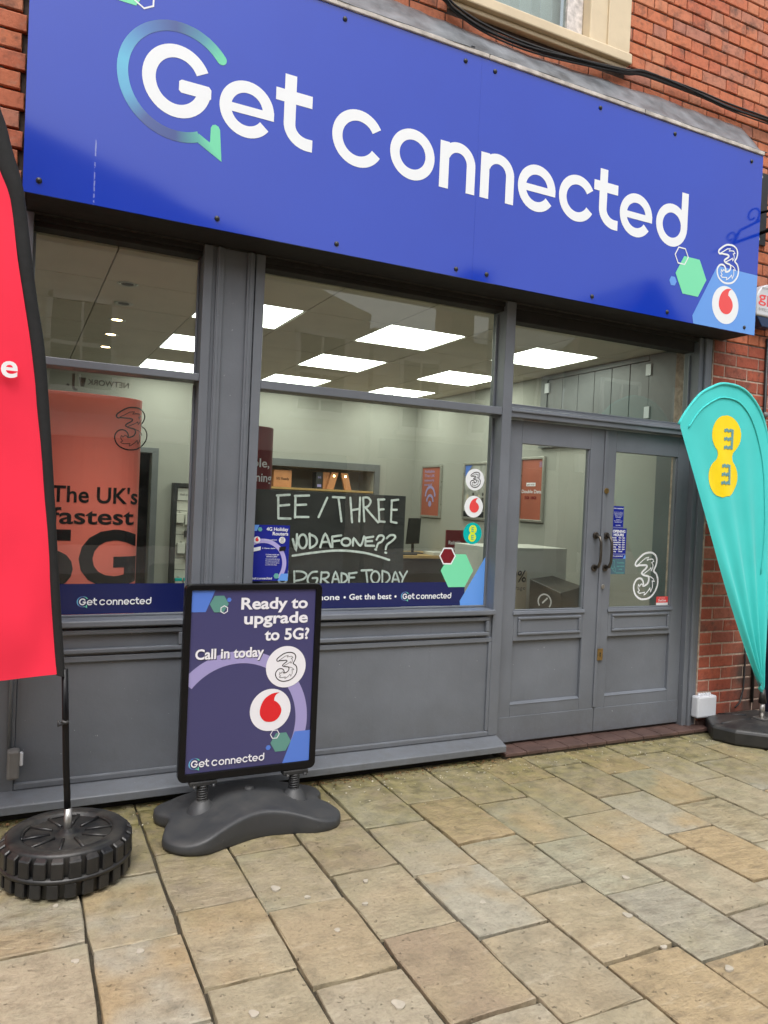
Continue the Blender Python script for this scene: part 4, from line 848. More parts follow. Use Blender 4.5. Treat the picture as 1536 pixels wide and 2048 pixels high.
for (z0, z1, wf, ch) in ((.080, .158, .74, .016), (.003, .066, .68, .010)):
    v, f = lug(z0, z1, 2*PI/NL*wf, .205, TR, ch); me = bpy.data.meshes.new('tread_lug'); me.from_pydata(v, [], f); me.materials.append(MATS['black_rubber'])
    bm = bmesh.new(); bm.from_mesh(me); bmesh.ops.bevel(bm, geom=bm.edges[:], offset=.004, segments=1, affect='EDGES'); bm.normal_update(); bmesh.ops.recalc_face_normals(bm, faces=bm.faces[:]); bm.to_mesh(me); bm.free()
    for k in range(NL):
        o = bpy.data.objects.new('tread_lug', me); o.location = (TC[0]-.225, TC[1]-FY, 0); o.rotation_euler = (0, 0, 2*PI*k/NL+(0.06 if z0 > .05 else 0)); col.objects.link(o); o.parent = base
MB().lathe([(.217, .083), (.2375, .080), (.2375, .066), (.217, .063)], TC, 64).obj('tread_band', 'black_rubber', base, smooth=True)
for k in range(5):
    a = 2*PI*k/5+.35
    for da in (-.36, .36):
        r1, r2 = .062, .158; b_ = a+da*1.0
        p1 = (TC[0]+r1*math.cos(a+da*.8), TC[1]+r1*math.sin(a+da*.8), .1525); p2 = (TC[0]+r2*math.cos(b_), TC[1]+r2*math.sin(b_), .1525)
        MB().tube([p1, p2], .0060, 6).obj('rib', 'black_rubber', base, smooth=True)
    pts = [(TC[0]+.159*math.cos(a+.36-.72*i/8), TC[1]+.159*math.sin(a+.36-.72*i/8), .1525) for i in range(9)]
    MB().tube(pts, .0045, 6).obj('rib', 'black_rubber', base, smooth=True)

# ================================================================== TEAL TEARDROP FLAG
EY = -0.30
ef = thing('teal_teardrop_flag', 'teal teardrop flag with a yellow figure-eight emblem beside the doors', 'flag', (4.52, EY, 0))
POLE = [(4.521, .30), (4.522, .8), (4.517, 1.3), (4.502, 1.6), (4.474, 1.85), (4.42, 2.06), (4.33, 2.20), (4.19, 2.292), (4.019, 2.308), (3.910, 2.275), (3.804, 2.216), (3.695, 2.10), (3.642, 2.021)]
pp = smooth_path(POLE, 4)
LE = [(4.512, .30), (4.381, .533), (4.111, 1.03), (3.850, 1.564), (3.659, 1.97), (3.642, 2.021)]
le = smooth_path(LE, 6)
def samp(P, f):
    d = [0]
    for a, b in zip(P, P[1:]): d.append(d[-1]+math.hypot(b[0]-a[0], b[1]-a[1]))
    t_ = f*d[-1]
    for i in range(len(P)-1):
        if d[i+1] >= t_:
            g_ = (t_-d[i])/max(1e-9, d[i+1]-d[i]); return (P[i][0]+(P[i+1][0]-P[i][0])*g_, P[i][1]+(P[i+1][1]-P[i][1])*g_)
    return P[-1]
def flag_y(x, z):
    """tension creases fan out from the foot of the flag"""
    dx, dz = x-4.52, z-.30; r_ = math.hypot(dx, dz); a = math.atan2(dx, dz)
    amp = .020*max(0, 1-r_/1.9)**.8
    return EY+amp*math.sin(a*46+.6)+.020*math.exp(-((a+.212)/.020)**2)*max(0, 1-r_/2.1)-.006*math.sin(a*9)
vs = []; NA, NB = 70, 44
for i in range(NA+1):
    fa = (i/NA)**.9; p = samp(pp, fa); q = samp(le, fa)
    for k in range(NB+1):
        u = k/NB; x = p[0]+(q[0]-p[0])*u; z = p[1]+(q[1]-p[1])*u
        vs.append((x, flag_y(x, z), z))
efb = MB().add(vs, [(i*(NB+1)+k, (i+1)*(NB+1)+k, (i+1)*(NB+1)+k+1, i*(NB+1)+k+1) for i in range(NA) for k in range(NB)]).obj('banner', 'teal_cloth', ef, smooth=True)
inn = smooth_path([(4.449, 1.10), (4.449, 1.423), (4.420, 1.752), (4.371, 1.945), (4.288, 2.101), (4.164, 2.203), (4.025, 2.220), (3.937, 2.197), (3.811, 2.122), (3.711, 2.005)], 5)
MB().tube([(x, flag_y(x, z)-.004, z) for x, z in inn], .0045, 6).obj('hem_seam', 'teal_cloth', efb, smooth=True)
MB().tube([(x, EY+.004, z) for x, z in pp], .0095, 8).obj('pole', 'teal_cloth', ef, smooth=True)
# emblem: draped just in front of the cloth
def drape(pr_, name, m, lift):
    o = pr_.obj(name, m, efb)
    for v in o.data.vertices:
        w = v.co+ORG[o.name]; v.co.y = flag_y(w.x, w.z)-lift-ORG[o.name].y
    return o
def dumbbell(c1, r1, c2, r2, n=26):
    ax = math.atan2(c2[1]-c1[1], c2[0]-c1[0]); g_ = .62
    a = [(c1[0]+r1[0]*math.cos(ax+g_+(2*PI-2*g_)*i/n), c1[1]+r1[1]*math.sin(ax+g_+(2*PI-2*g_)*i/n)) for i in range(n+1)]
    b = [(c2[0]+r2[0]*math.cos(ax+PI+g_+(2*PI-2*g_)*i/n), c2[1]+r2[1]*math.sin(ax+PI+g_+(2*PI-2*g_)*i/n)) for i in range(n+1)]
    m1 = ((a[-1][0]+b[0][0])/2, (a[-1][1]+b[0][1])/2); m2 = ((b[-1][0]+a[0][0])/2, (b[-1][1]+a[0][1])/2)
    c_ = ((c1[0]+c2[0])/2, (c1[1]+c2[1])/2); sh = lambda p: (c_[0]+(p[0]-c_[0])*.9, c_[1]+(p[1]-c_[1])*.9)
    return a+[sh(m1)]+b+[sh(m2)]
def poly_grid(pts, step):
    """fill an outline with small quads so that it can follow the cloth"""
    pr_ = Print(facing(0)); zs = [p[1] for p in pts]; z = min(zs)
    while z < max(zs):
        def span(zz):
            xs = []
            for (x0, z0), (x1, z1) in zip(pts, pts[1:]+pts[:1]):
                if (z0 <= zz) != (z1 <= zz): xs.append(x0+(x1-x0)*(zz-z0)/(z1-z0))
            return (min(xs), max(xs)) if len(xs) > 1 else None
        a, b = span(z+1e-5), span(min(z+step, max(zs))-1e-5)
        if a and b:
            K = 10
            for k in range(K):
                q = [(a[0]+(a[1]-a[0])*k/K, z), (a[0]+(a[1]-a[0])*(k+1)/K, z), (b[0]+(b[1]-b[0])*(k+1)/K, min(z+step, max(zs))), (b[0]+(b[1]-b[0])*k/K, min(z+step, max(zs)))]
                pr_.mb.add([pr_.p.at(*w) for w in q], [(0, 1, 2, 3)])
        z += step
    return pr_
drape(poly_grid(dumbbell((4.058, 1.985), (.135, .127), (4.050, 1.718), (.137, .130)), .012), 'yellow_emblem', 'yellow_cloth', .0022)
pr_ = Print(facing(0))
for (ax_, az_) in ((4.034, 2.026), (4.020, 1.800)):
    pr_.rect(ax_+.070, ax_+.090, az_-.128, az_)
    for dz in (0, -.054, -.108):
        for k in range(4): pr_.rect(ax_+.002+k*.0172, ax_+.0172+k*.0172, az_-.020+dz+(.003 if k % 2 else -.002), az_+dz+(.003 if k % 2 else -.002))
drape(pr_, 'emblem_letters', 'grey_teal_cloth', .0048)
EB = [(4.155, -.22), (4.20, -.36), (4.36, -.52), (4.66, -.55), (4.86, -.44), (4.90, -.20), (4.80, -.035), (4.30, -.035)]
def loft(levels, pts, c):
    mb = MB(); n_ = len(pts); vs_ = []
    for s_, z in levels: vs_ += [(c[0]+(x-c[0])*s_, c[1]+(y-c[1])*s_, z) for x, y in pts]
    fs_ = [(l*n_+i, l*n_+(i+1) % n_, (l+1)*n_+(i+1) % n_, (l+1)*n_+i) for l in range(len(levels)-1) for i in range(n_)]+[tuple(range((len(levels)-1)*n_, len(levels)*n_)), tuple(range(n_-1, -1, -1))]
    return mb.add(vs_, fs_)
eb = loft([(0.93, 0.0), (0.98, .012), (1.0, .085), (.97, .104), (.55, .128), (.18, .132)], EB, (4.53, -.29)).obj('water_base', 'black_plastic', ef, .012, seg=3)
MB().lathe([(.030, .0), (.040, .006), (.046, .006), (.052, .0)], (4.37, -.345, .1155), 20).obj('filler_cap', 'black_rubber', eb, smooth=True)
for p1, p2 in (((4.52, -.36, .134), (4.44, -.50, .108)), ((4.50, -.20, .134), (4.40, -.06, .110)), ((4.45, -.27, .133), (4.22, -.24, .111))):
    MB().tube([p1, p2], .007, 6).obj('rib', 'black_plastic', eb, smooth=True)
box('foot_plate', 4.485, 4.565, EY-.045, EY+.04, .133, .143, 'steel', ef, .002)
MB().tube([(4.524, EY, .14), (4.522, EY, .25)], .017, 14).obj('spigot', 'steel', ef, smooth=True)
MB().tube([(4.522, EY, .24), (4.521, EY, .33)], [.026, .015], 12).obj('rotator', 'black_rubber', ef, smooth=True)

# ================================================================== PAVEMENT SIGN
AY = -0.38
ab = thing('pavement_sign', 'black framed spring pavement sign with a purple upgrade to 5G poster', 'pavement sign', (1.0, AY, 0))
def rrect(x0, x1, z0, z1, r, n=6):
    P = []
    for cx, cz, a in ((x1-r, z1-r, 0), (x0+r, z1-r, 90), (x0+r, z0+r, 180), (x1-r, z0+r, 270)): P += arcpts(cx, cz, r, a, a+90, n)
    return P
AX0, AX1, AZ0, AZ1 = .678, 1.311, .208, 1.073
fo_ = rrect(AX0, AX1, AZ0, AZ1, .028); fi_ = rrect(AX0+.030, AX1-.030, AZ0+.036, AZ1-.026, .004)
nf = len(fo_); y0, y1 = AY-.018, AY+.018
MB().add([(x, y0, z) for x, z in fo_]+[(x, y1, z) for x, z in fo_]+[(x, y0, z) for x, z in fi_]+[(x, y1, z) for x, z in fi_],
    [(i, 2*nf+i, 2*nf+(i+1) % nf, (i+1) % nf) for i in range(nf)]+[(nf+i, nf+(i+1) % nf, 3*nf+(i+1) % nf, 3*nf+i) for i in range(nf)]+[(i, (i+1) % nf, nf+(i+1) % nf, nf+i) for i in range(nf)]+[(2*nf+i, 3*nf+i, 3*nf+(i+1) % nf, 2*nf+(i+1) % nf) for i in range(nf)]).obj('frame', 'black_frame', ab, .004)
PX0, PX1, PZ0, PZ1 = AX0+.026, AX1-.026, AZ0+.032, AZ1-.022
po = box('poster', PX0, PX1, AY-.008, AY+.008, PZ0, PZ1, 'poster_purple', ab, 0); tag(po, 'purple Ready to upgrade to 5G poster')
a_ = facing(AY-.0088)
cxa, cza, ra = .935, .445, .300
Print(a_).arc(cxa, cza, .300, -22, 141, .056, 60).disc(cxa+.30*math.cos(math.radians(-22)), cza+.30*math.sin(math.radians(-22)), .028, n=20).obj('lilac_arc', 'poster_lilac', po)
Print(a_).poly([(PX0+.0005, .951), (.771, .951), (.812, PZ1-.0005), (PX0+.0005, PZ1-.0005)]).obj('blue_corner', 'poster_blue', po)
Print(a_).poly([(1.150, PZ0+.0005), (1.192, .352), (1.205, .386), (PX1-.0005, .386), (PX1-.0005, PZ0+.0005)], .0003).obj('blue_corner', 'poster_blue', po)
Print(a_.lifted(.0008)).hexagon(.829, .985, .042).obj('jade_hexagon', 'poster_jade', po); Print(a_.lifted(.0008)).hexagon(1.140, .343, .049).obj('jade_hexagon', 'poster_jade', po)
Print(a_.lifted(.0014)).ribbon(hexpts(.852, .960, .017, PI/6), .0035, True).obj('hexagon_outline', 'poster_white', po); Print(a_.lifted(.0014)).ribbon(hexpts(1.110, .382, .021, 0), .0035, True).obj('hexagon_outline', 'poster_white', po)
Print(a_.lifted(.0008)).hexagon(.873, 1.003, .0105).obj('blue_hexagon', 'poster_blue', po); Print(a_.lifted(.0008)).hexagon(1.081, .323, .0125).obj('blue_hexagon', 'poster_blue', po)
for s_, x_, z_, c_, w_, al_ in (('Ready to', 1.243, .960, .050, .315, 'R'), ('upgrade', 1.246, .893, .050, .302, 'R'), ('to 5G?', 1.256, .816, .050, .214, 'R'), ('Call in today', .733, .744, .043, .309, 'L')):
    Print(a_.lifted(.0016)).text(s_, x_, z_, c_, w_, al_, .027).obj('lettering', 'poster_white', po)
Print(a_.lifted(.0012)).text('Call in today', .736, .741, .043, .309, 'L', .027).obj('letter_shadow', 'poster_dark', po)
Print(a_.lifted(.0012)).disc(1.150, .690, .0955).obj('white_disc', 'poster_white', po); Print(a_.lifted(.0012)).disc(1.084, .496, .0965).obj('white_disc', 'poster_white', po)
three(Print(a_.lifted(.0020)), 1.152, .690, .132, .0042, .002).obj('numeral_emblem', 'vinyl_black', po)
drop(Print(a_.lifted(.0020)), 1.085, .494, .0965).obj('red_drop', 'poster_red', po)
wordmark(Print(a_.lifted(.0018)), .733, .268, .330).obj('wordmark', 'poster_white', po)
o = bubble(Print(a_.lifted(.0016)), .749, .285, .1).obj('speech_ring', 'gradient_print', po); ring_colours(o, .749, .285)
box('poster_cover', PX0, PX1, AY+.009, AY+.012, PZ0, PZ1, 'black_frame', ab, 0)
# spring feet and wave-shaped water base
for sx in (.790, 1.216):
    hx = []; 
    for i in range(7*14+1): a = 2*PI*i/14; hx.append((sx+.021*math.cos(a), AY+.021*math.sin(a), .112+.074*i/(7*14)))
    s_ = MB().tube(hx, .0055, 6).obj('spring', 'black_plastic', ab, smooth=True)
    MB().tube([(sx, AY, .10), (sx, AY, .19)], .014, 12).obj('core', 'black_plastic', s_, smooth=True)
    box('bracket', sx-.060, sx+.060, AY-.024, AY+.024, .187, .2075, 'black_plastic', ab, .004)
    for q in (-.042, .042): MB().lathe([(0, .010), (.007, .010), (.009, .0)], (sx+q, AY-.03, .186), 8).obj('wing_nut', 'black_plastic', ab, smooth=True)
    MB().lathe([(.070, -.030), (.058, -.006), (.046, .012), (.036, .022), (.031, .030), (.0, .030)], (sx, AY, .090), 20).obj('spring_seat', 'charcoal_plastic', ab, smooth=True)
BC = (1.0, -.385)
OUTL = [(.578, -.545), (.640, -.628), (.735, -.655), (.850, -.618), (1.0, -.575), (1.15, -.590), (1.27, -.622), (1.365, -.600), (1.415, -.520), (1.395, -.430), (1.365, -.370), (1.405, -.300), (1.400, -.205), (1.310, -.150), (1.15, -.175), (1.0, -.190), (.85, -.175), (.70, -.150), (.605, -.195), (.588, -.290), (.632, -.365), (.600, -.445)]
OUTL = [(1.0+(x-1.0)*.945, y) for x, y in OUTL]; ol = interp(OUTL, 5, True); no = len(ol); RS = [.06, .2, .36, .52, .66, .78, .88, .95, .985, 1.0]
def base_h(x, y, s_):
    au = min(1, abs(x-BC[0])/.36); arch = .5+.5*math.cos(PI*au**1.15)
    h = .046+.064*arch+.020*math.exp(-((y+.36)/.13)**2)*(1-.45*au)
    return h-.010*max(0, (s_-.95)/.05)**2
vs = [(BC[0], BC[1], base_h(*BC, 0))]; fs = []
for s_ in RS: vs += [(BC[0]+(x-BC[0])*s_, BC[1]+(y-BC[1])*s_, base_h(BC[0]+(x-BC[0])*s_, BC[1]+(y-BC[1])*s_, s_)) for x, y in ol]
for sc_, zf in ((1.004, .90), (1.010, .5), (1.006, .12), (.985, .0)): vs += [(BC[0]+(x-BC[0])*sc_, BC[1]+(y-BC[1])*sc_, base_h(x, y, 1.0)*zf) for x, y in ol]
nl_ = len(RS)+4
fs = [(0, 1+(k+1) % no, 1+k)[::-1] for k in range(no)]+[(1+l*no+k, 1+l*no+(k+1) % no, 1+(l+1)*no+(k+1) % no, 1+(l+1)*no+k)[::-1] for l in range(nl_-1) for k in range(no)]
bo = MB().add(vs, fs).obj('water_base', 'charcoal_plastic', ab, smooth=True)
MB().lathe([(0, .016), (.018, .015), (.024, .010), (.026, 0)], (1.01, -.345, .126), 16).obj('filler_cap', 'charcoal_plastic', bo, smooth=True)

# ================================================================== SHOP INTERIOR
RX0, RX1, RY0, RY1, FZ, CZ = -.25, 4.36, .14, 4.45, .04, 2.68
struct(box('floor', RX0, RX1, .1, RY1+1.2, -.01, FZ, 'interior_floor', None, 0))
ceil = struct(box('ceiling', RX0, RX1, .13, RY1, CZ+.02, CZ+.06, 'ceiling_grid', None, 0))
struct(box('wall_right', RX1, RX1+.1, .14, RY1+.1, FZ, CZ+.06, 'interior_wall', None, 0)); struct(box('wall_left', RX0-.1, RX0, .14, RY1+.1, FZ, CZ+.06, 'interior_wall', None, 0))
wb = MB().box(RX0, .45, RY1, RY1+.12, FZ, CZ+.06).box(.45, 1.27, RY1, RY1+.12, 1.86, CZ+.06).box(1.27, 2.2, RY1, RY1+.12, FZ, CZ+.06).box(2.2, 3.82, RY1, RY1+.12, 1.812, CZ+.06).box(2.2, 3.82, RY1, RY1+.12, FZ, .95).box(3.82, RX1, RY1, RY1+.12, FZ, CZ+.06).obj('wall_back', 'interior_wall'); struct(wb)
struct(MB().box(.35, 1.4, RY1+1.0, RY1+1.05, FZ, 2.2).box(.30, .35, RY1+.121, RY1+1.0, FZ, 2.2).box(1.4, 1.45, RY1+.121, RY1+1.0, FZ, 2.2).box(.30, 1.45, RY1+.121, RY1+1.05, 2.2, 2.25).obj('back_room', 'interior_dark'))
struct(MB().box(2.2, 3.82, RY1+.42, RY1+.45, .95, 1.812).box(2.17, 2.2, RY1+.121, RY1+.45, .92, 1.84).box(3.82, 3.85, RY1+.121, RY1+.45, .92, 1.84).box(2.17, 3.85, RY1+.121, RY1+.45, 1.812, 1.85).box(2.17, 3.85, RY1+.121, RY1+.45, .91, .95).obj('alcove', 'interior_wall'))
box('frame', 3.822, 3.89, RY1-.03, RY1-.001, .94, 1.895, 'inner_grey_paint', wb); box('frame', 2.1, 3.8215, RY1-.03, RY1-.001, 1.813, 1.895, 'inner_grey_paint', wb)
box('door_frame', 1.272, 1.337, RY1-.03, RY1-.001, FZ, 1.862, 'inner_grey_paint', wb); box('door_frame', .40, 1.337, RY1-.03, RY1-.001, 1.863, 1.915, 'inner_grey_paint', wb)
TXp, TYp = .617, .645; tx0, ty0 = 1.05-2*TXp, 1.0-TYp
PANELS = {(c, r) for c in (2, 4, 6) for r in (1, 3, 5)}
me = None
for c in range(-1, 8):
    for r in range(0, 7):
        x, y = tx0+c*TXp, ty0+r*TYp; x1, y1 = min(x+TXp, RX1), min(y+TYp, RY1); x = max(x, RX0); y = max(y, .14)
        if x1-x < .05 or y1-y < .05: continue
        if (c, r) in PANELS:
            l = thing('ceiling_light', 'lit square ceiling panel light', 'ceiling light', ((x+x1)/2, (y+y1)/2, CZ), 'square panel lights on the shop ceiling')
            rowl = {1: 'nearest the windows', 3: 'in the middle row', 5: 'nearest the back wall'}[r]; cl_ = {2: 'left', 4: 'centre', 6: 'right'}[c]
            l['label'] = 'lit square ceiling panel light, %s column, %s' % (cl_, rowl)
            box('frame', x+.006, x1-.006, y+.006, y1-.006, CZ+.004, CZ+.018, 'white_plastic', l, 0)
            MB().add([(x+.015, y+.015, CZ+.001), (x1-.015, y+.015, CZ+.001), (x1-.015, y1-.015, CZ+.001), (x+.015, y1-.015, CZ+.001)], [(3, 2, 1, 0)]).obj('diffuser', 'led_diffuser', l)
        else: box('tile', x+.004, x1-.004, y+.004, y1-.004, CZ, CZ+.018, 'interior_ceiling', ceil, 0)
for i, (x, y, lit) in enumerate(((.56, 1.02, 0), (.60, 1.52, 0), (.62, 2.05, 1), (.64, 2.62, 1), (.66, 3.2, 1))):
    d_ = thing('downlight', ('glowing warm' if lit else 'unlit')+' recessed downlight, '+('first', 'second', 'third', 'fourth', 'fifth')[i]+' from the left window', 'downlight', (x, y, CZ), 'downlights on the shop ceiling')
    MB().lathe([(.062, -.001), (.055, -.006), (.042, -.004), (.038, .0)], (x, y, CZ), 20).obj('rim', 'silver_frame', d_, smooth=True)
    MB().lathe([(.0, -.003), (.036, -.002)], (x, y, CZ), 16).obj('lamp', 'spot_lamp' if lit else 'interior_dark', d_)
# plank cupboard on the right wall
cup = thing('plank_cupboard', 'grey plank cupboard with white hinges high on the right wall', 'cupboard', (4.3, 1.25, 2.02))
box('frame', 4.325, 4.3595, 1.895, 1.985, 2.061, 2.675, 'inner_grey_paint', cup); box('frame', 4.325, 4.3595, .66, 1.8945, 2.635, 2.675, 'inner_grey_paint', cup); box('frame', 4.325, 4.3595, .2, .655, 2.061, 2.675, 'inner_grey_paint', cup); box('bottom_rail', 4.325, 4.3595, .2, 1.985, 2.02, 2.060, 'inner_grey_paint', cup)
ps_ = top(box('door_post', 4.28, 4.3595, .15, .50, FZ, 2.015, 'inner_grey_paint', None, .004), 'dark grey post behind the right door glass', 'post')
for i in range(6): box('plank', 4.332, 4.356, .662+i*.2055, .862+i*.2055, 2.065, 2.632, 'inner_grey_paint', cup, .004)
for y, z in ((1.893, 2.56), (.658, 2.56), (.658, 2.235), (1.893, 2.235)  ): box('hinge', 4.316, 4.331, y-.028, y+.028, z-.045, z+.045, 'white_plastic', cup, .003)
# framed posters on the right wall
def wall_poster(y0, y1, z0, z1, m, label, draw=None):
    p = thing('framed_poster', label, 'poster', (4.35, (y0+y1)/2, z0), 'framed posters on the right wall')
    x = 4.345; b = MB(); w = .024
    b.box(x-.012, 4.3595, y0, y1, z0, z0+w).box(x-.012, 4.3595, y0, y1, z1-w, z1).box(x-.012, 4.3595, y0, y0+w, z0+w, z1-w).box(x-.012, 4.3595, y1-w, y1, z0+w, z1-w); b.obj('frame', 'silver_frame', p, .003)
    s_ = box('sheet', x, 4.3593, y0+w, y1-w, z0+w, z1-w, m, p, 0)
    if draw: draw(Plane((x-.001, y1, z0), (0, -1, 0), (0, 0, 1)), y1-y0, z1-z0, s_)
def d1_(P, w, h, s_):
    Print(P).text('Double Data', w/2, .27, .032, w*.82, 'C', .012).obj('lettering', 'poster_white', s_); Print(P).rect(w*.28, w*.66, .335, .368).obj('pill', 'poster_white', s_); Print(P.lifted(.0005)).text('get with', w*.47, .344, .014, w*.3, 'C', .01).text('75GB  100GB', w*.47, .215, .024, w*.5, 'C', .03).obj('small_lettering', 'vinyl_dark_red', s_)
    three(Print(P), w*.84, h*.88, .05, .003, .0015).obj('emblem', 'poster_lilac', s_)
wall_poster(1.90, 2.265, 1.335, 1.945, 'terracotta_card', 'framed red poster with white lettering seen through the left door', d1_)
def d2_(P, w, h, s_):
    q = Print(P)
    for i, ww in enumerate((.5, .52, .5, .38)): q.text(('Reliable', 'The UK', 'network', 'award')[i], w*.16, h*(.86-.085*i), .03, w*ww, 'L', .012)
    q.arc(w*.48, h*.40, w*.24, 0, 180, .03).arc(w*.48, h*.30, w*.16, 0, 180, .03).disc(w*.48, h*.26, .035); q.obj('lettering', 'poster_lilac', s_)
wall_poster(3.76, 4.22, 1.305, 1.91, 'terracotta_card', 'framed red poster with white arcs above the black monitor', d2_)
def d3_(P, w, h, s_):
    Print(P).poly([(.03, h-.03), (.16, h-.03), (.03, h-.15)]).obj('blue_corner', 'poster_blue', s_); Print(P).rect(.026, w-.026, .028, .09).obj('caption_bar', 'vinyl_black', s_)
    for i, x in enumerate((.09, .2, .31, .38)): Print(P).disc(x, .25+.02*(i % 2), .018).poly([(x-.03, .10), (x+.03, .10), (x+.02, .235), (x-.02, .235)]).obj('figure_shape', 'brown_panel' if i % 2 else 'pale_wood', s_)
wall_poster(2.83, 3.28, 1.315, 1.92, 'photo_card', 'framed grey photograph poster behind the round window stickers', d3_)
# counter, monitor, red stand
ct = thing('sales_counter', 'dark sales counter with pale oak top by the right wall', 'counter', (3.5, 3.5, FZ))
box('worktop', 2.5, 4.355, 3.27, 3.95, .885, .915, 'oak_edge', ct, .003); box('front_panel', 2.52, 4.353, 3.30, 3.33, FZ, .8845, 'brown_panel', ct); box('side_panel', 2.52, 2.55, 3.3305, 3.93, FZ, .8845, 'brown_panel', ct)
mo = thing('monitor', 'black computer monitor standing on the oak counter', 'monitor', (3.95, 3.5, .915))
MB().add([(3.80, 3.50, 1.02), (4.02, 3.62, 1.02), (4.05, 3.65, 1.30), (3.84, 3.53, 1.30), (3.80, 3.53, 1.02), (4.02, 3.65, 1.02), (4.05, 3.68, 1.30), (3.84, 3.56, 1.30)], [(0, 1, 2, 3), (7, 6, 5, 4), (0, 4, 5, 1), (1, 5, 6, 2), (2, 6, 7, 3), (3, 7, 4, 0)]).obj('screen', 'screen_black', mo, .004)
MB().tube([(3.94, 3.62, .925), (3.93, 3.61, 1.10)], .016, 8).obj('stem', 'black_plastic', mo); box('foot', 3.82, 4.04, 3.52, 3.70, .9155, .925, 'black_plastic', mo, .003)
kb = top(box('keyboard', 3.62, 3.84, 3.32, 3.42, .9155, .935, 'black_plastic', None, .004), 'black keyboard lying on the oak counter', 'keyboard')
pf = top(MB().box(4.02, 4.20, 3.30, 3.52, .9155, .95).obj('paper_stack', 'white_card', None, .004), 'stack of white papers on the counter beside the monitor', 'papers')
def totem(name, label, cx, cy_, a, b, z0, z1, m):
    t_ = thing(name, label, 'display stand', (cx, cy_, z0)); n_ = 40
    MB().prism_z([(cx+a*math.cos(2*PI*i/n_), cy_+b*math.sin(2*PI*i/n_)) for i in range(n_)], z0, z1).obj('body', m, t_, .004); return t_
def wrap(pr_, name, m, parent, cx, cy_, a, b, lift):
    """subdivide a flat print and wrap it round an elliptical stand"""
    me = bpy.data.meshes.new(name); org = ORG[parent.name]; me.from_pydata([tuple(v) for v in pr_.mb.v], [], pr_.mb.f)
    bm = bmesh.new(); bm.from_mesh(me); bmesh.ops.triangulate(bm, faces=bm.faces[:])
    for _ in range(2):
        es = [e for e in bm.edges if e.calc_length() > .025]
        if es: bmesh.ops.subdivide_edges(bm, edges=es, cuts=2); bmesh.ops.triangulate(bm, faces=bm.faces[:])
    for v in bm.verts:
        f = max(-.999, min(.999, (v.co.x-cx)/(a+lift))); v.co = Vector((v.co.x, cy_-(b+lift)*math.sqrt(1-f*f), v.co.z))-org
    bm.to_mesh(me); bm.free(); me.materials.append(MATS[m]); o = bpy.data.objects.new(name, me); link(o, parent, org); return o
TA = (.245, .355, .330, .12)
tt_ = totem('coral_totem', "tall curved coral display stand reading The UK's fastest 5G in the left window", *TA, .801, 1.928, 'coral_card')
q = Print(facing(0)); q.text("The UK's", .158, 1.400, .076, .408, 'L', .018); q.text('fastest', .158, 1.296, .076, .392, 'L', .018); q.text('5G', .085, .998, .262, .485, 'L', .026)
wrap(q, 'lettering', 'vinyl_black', tt_, *TA, .002)
wrap(three(Print(facing(0)), .520, 1.778, .215, .006, .003), 'numeral_emblem', 'vinyl_black', tt_, *TA, .002)
TB = (1.095, .44, .208, .10)
tt_ = totem('dark_red_totem', 'dark red curved display stand behind the grey pilaster', *TB, .801, 1.852, 'dark_red_card')
q = Print(facing(0)); q.text('Reliable,', 1.272, 1.628, .046, .26, 'R', .014); q.text('award-winning', 1.292, 1.548, .046, .385, 'R', .014)
wrap(q, 'lettering', 'poster_white', tt_, *TB, .002)
rc = thing('red_card_stand', 'flat dark red stand reading Reliable award-winning near the counter', 'display stand', (3.97, 2.7, FZ))
box('board', 3.815, 4.145, 2.70, 2.72, FZ, 1.216, 'dark_red_card', rc, .002)
Print(facing(2.6985)).text('Reliable,', 3.842, 1.075, .036, .155, 'L', .014).text('award-winning', 3.842, 1.018, .036, .28, 'L', .014).obj('lettering', 'poster_white', rc)
# chalkboard
cbd = thing('chalkboard', 'black chalkboard with hand-written white chalk lettering in the middle window', 'chalkboard', (1.55, .26, .80))
box('board', 1.06, 2.065, .246, .266, .80, 1.505, 'slate_board', cbd, .002)
for i, (pts) in enumerate(CHALK):
    pass
q = Print(facing(.2445))
for pts in CHALK: q.ribbon(smooth_path(pts, 4) if len(pts) > 2 else pts, .0125 if pts[0][1] > 1.07 else .011, caps=True)
q.obj('chalk_writing', 'chalk', cbd)
box('prop', 1.5, 1.56, .2665, .36, .80, 1.2, 'brown_panel', cbd)
wbed = thing('window_bed', 'low display bed behind the stall risers', 'shelf', (1.2, .35, FZ)); box('top', RX0+.001, 2.54, .145, .60, .775, .7995, 'white_card', wbed, .002); box('front', RX0+.001, 2.54, .57, .60, FZ, .7745, 'interior_wall', wbed)
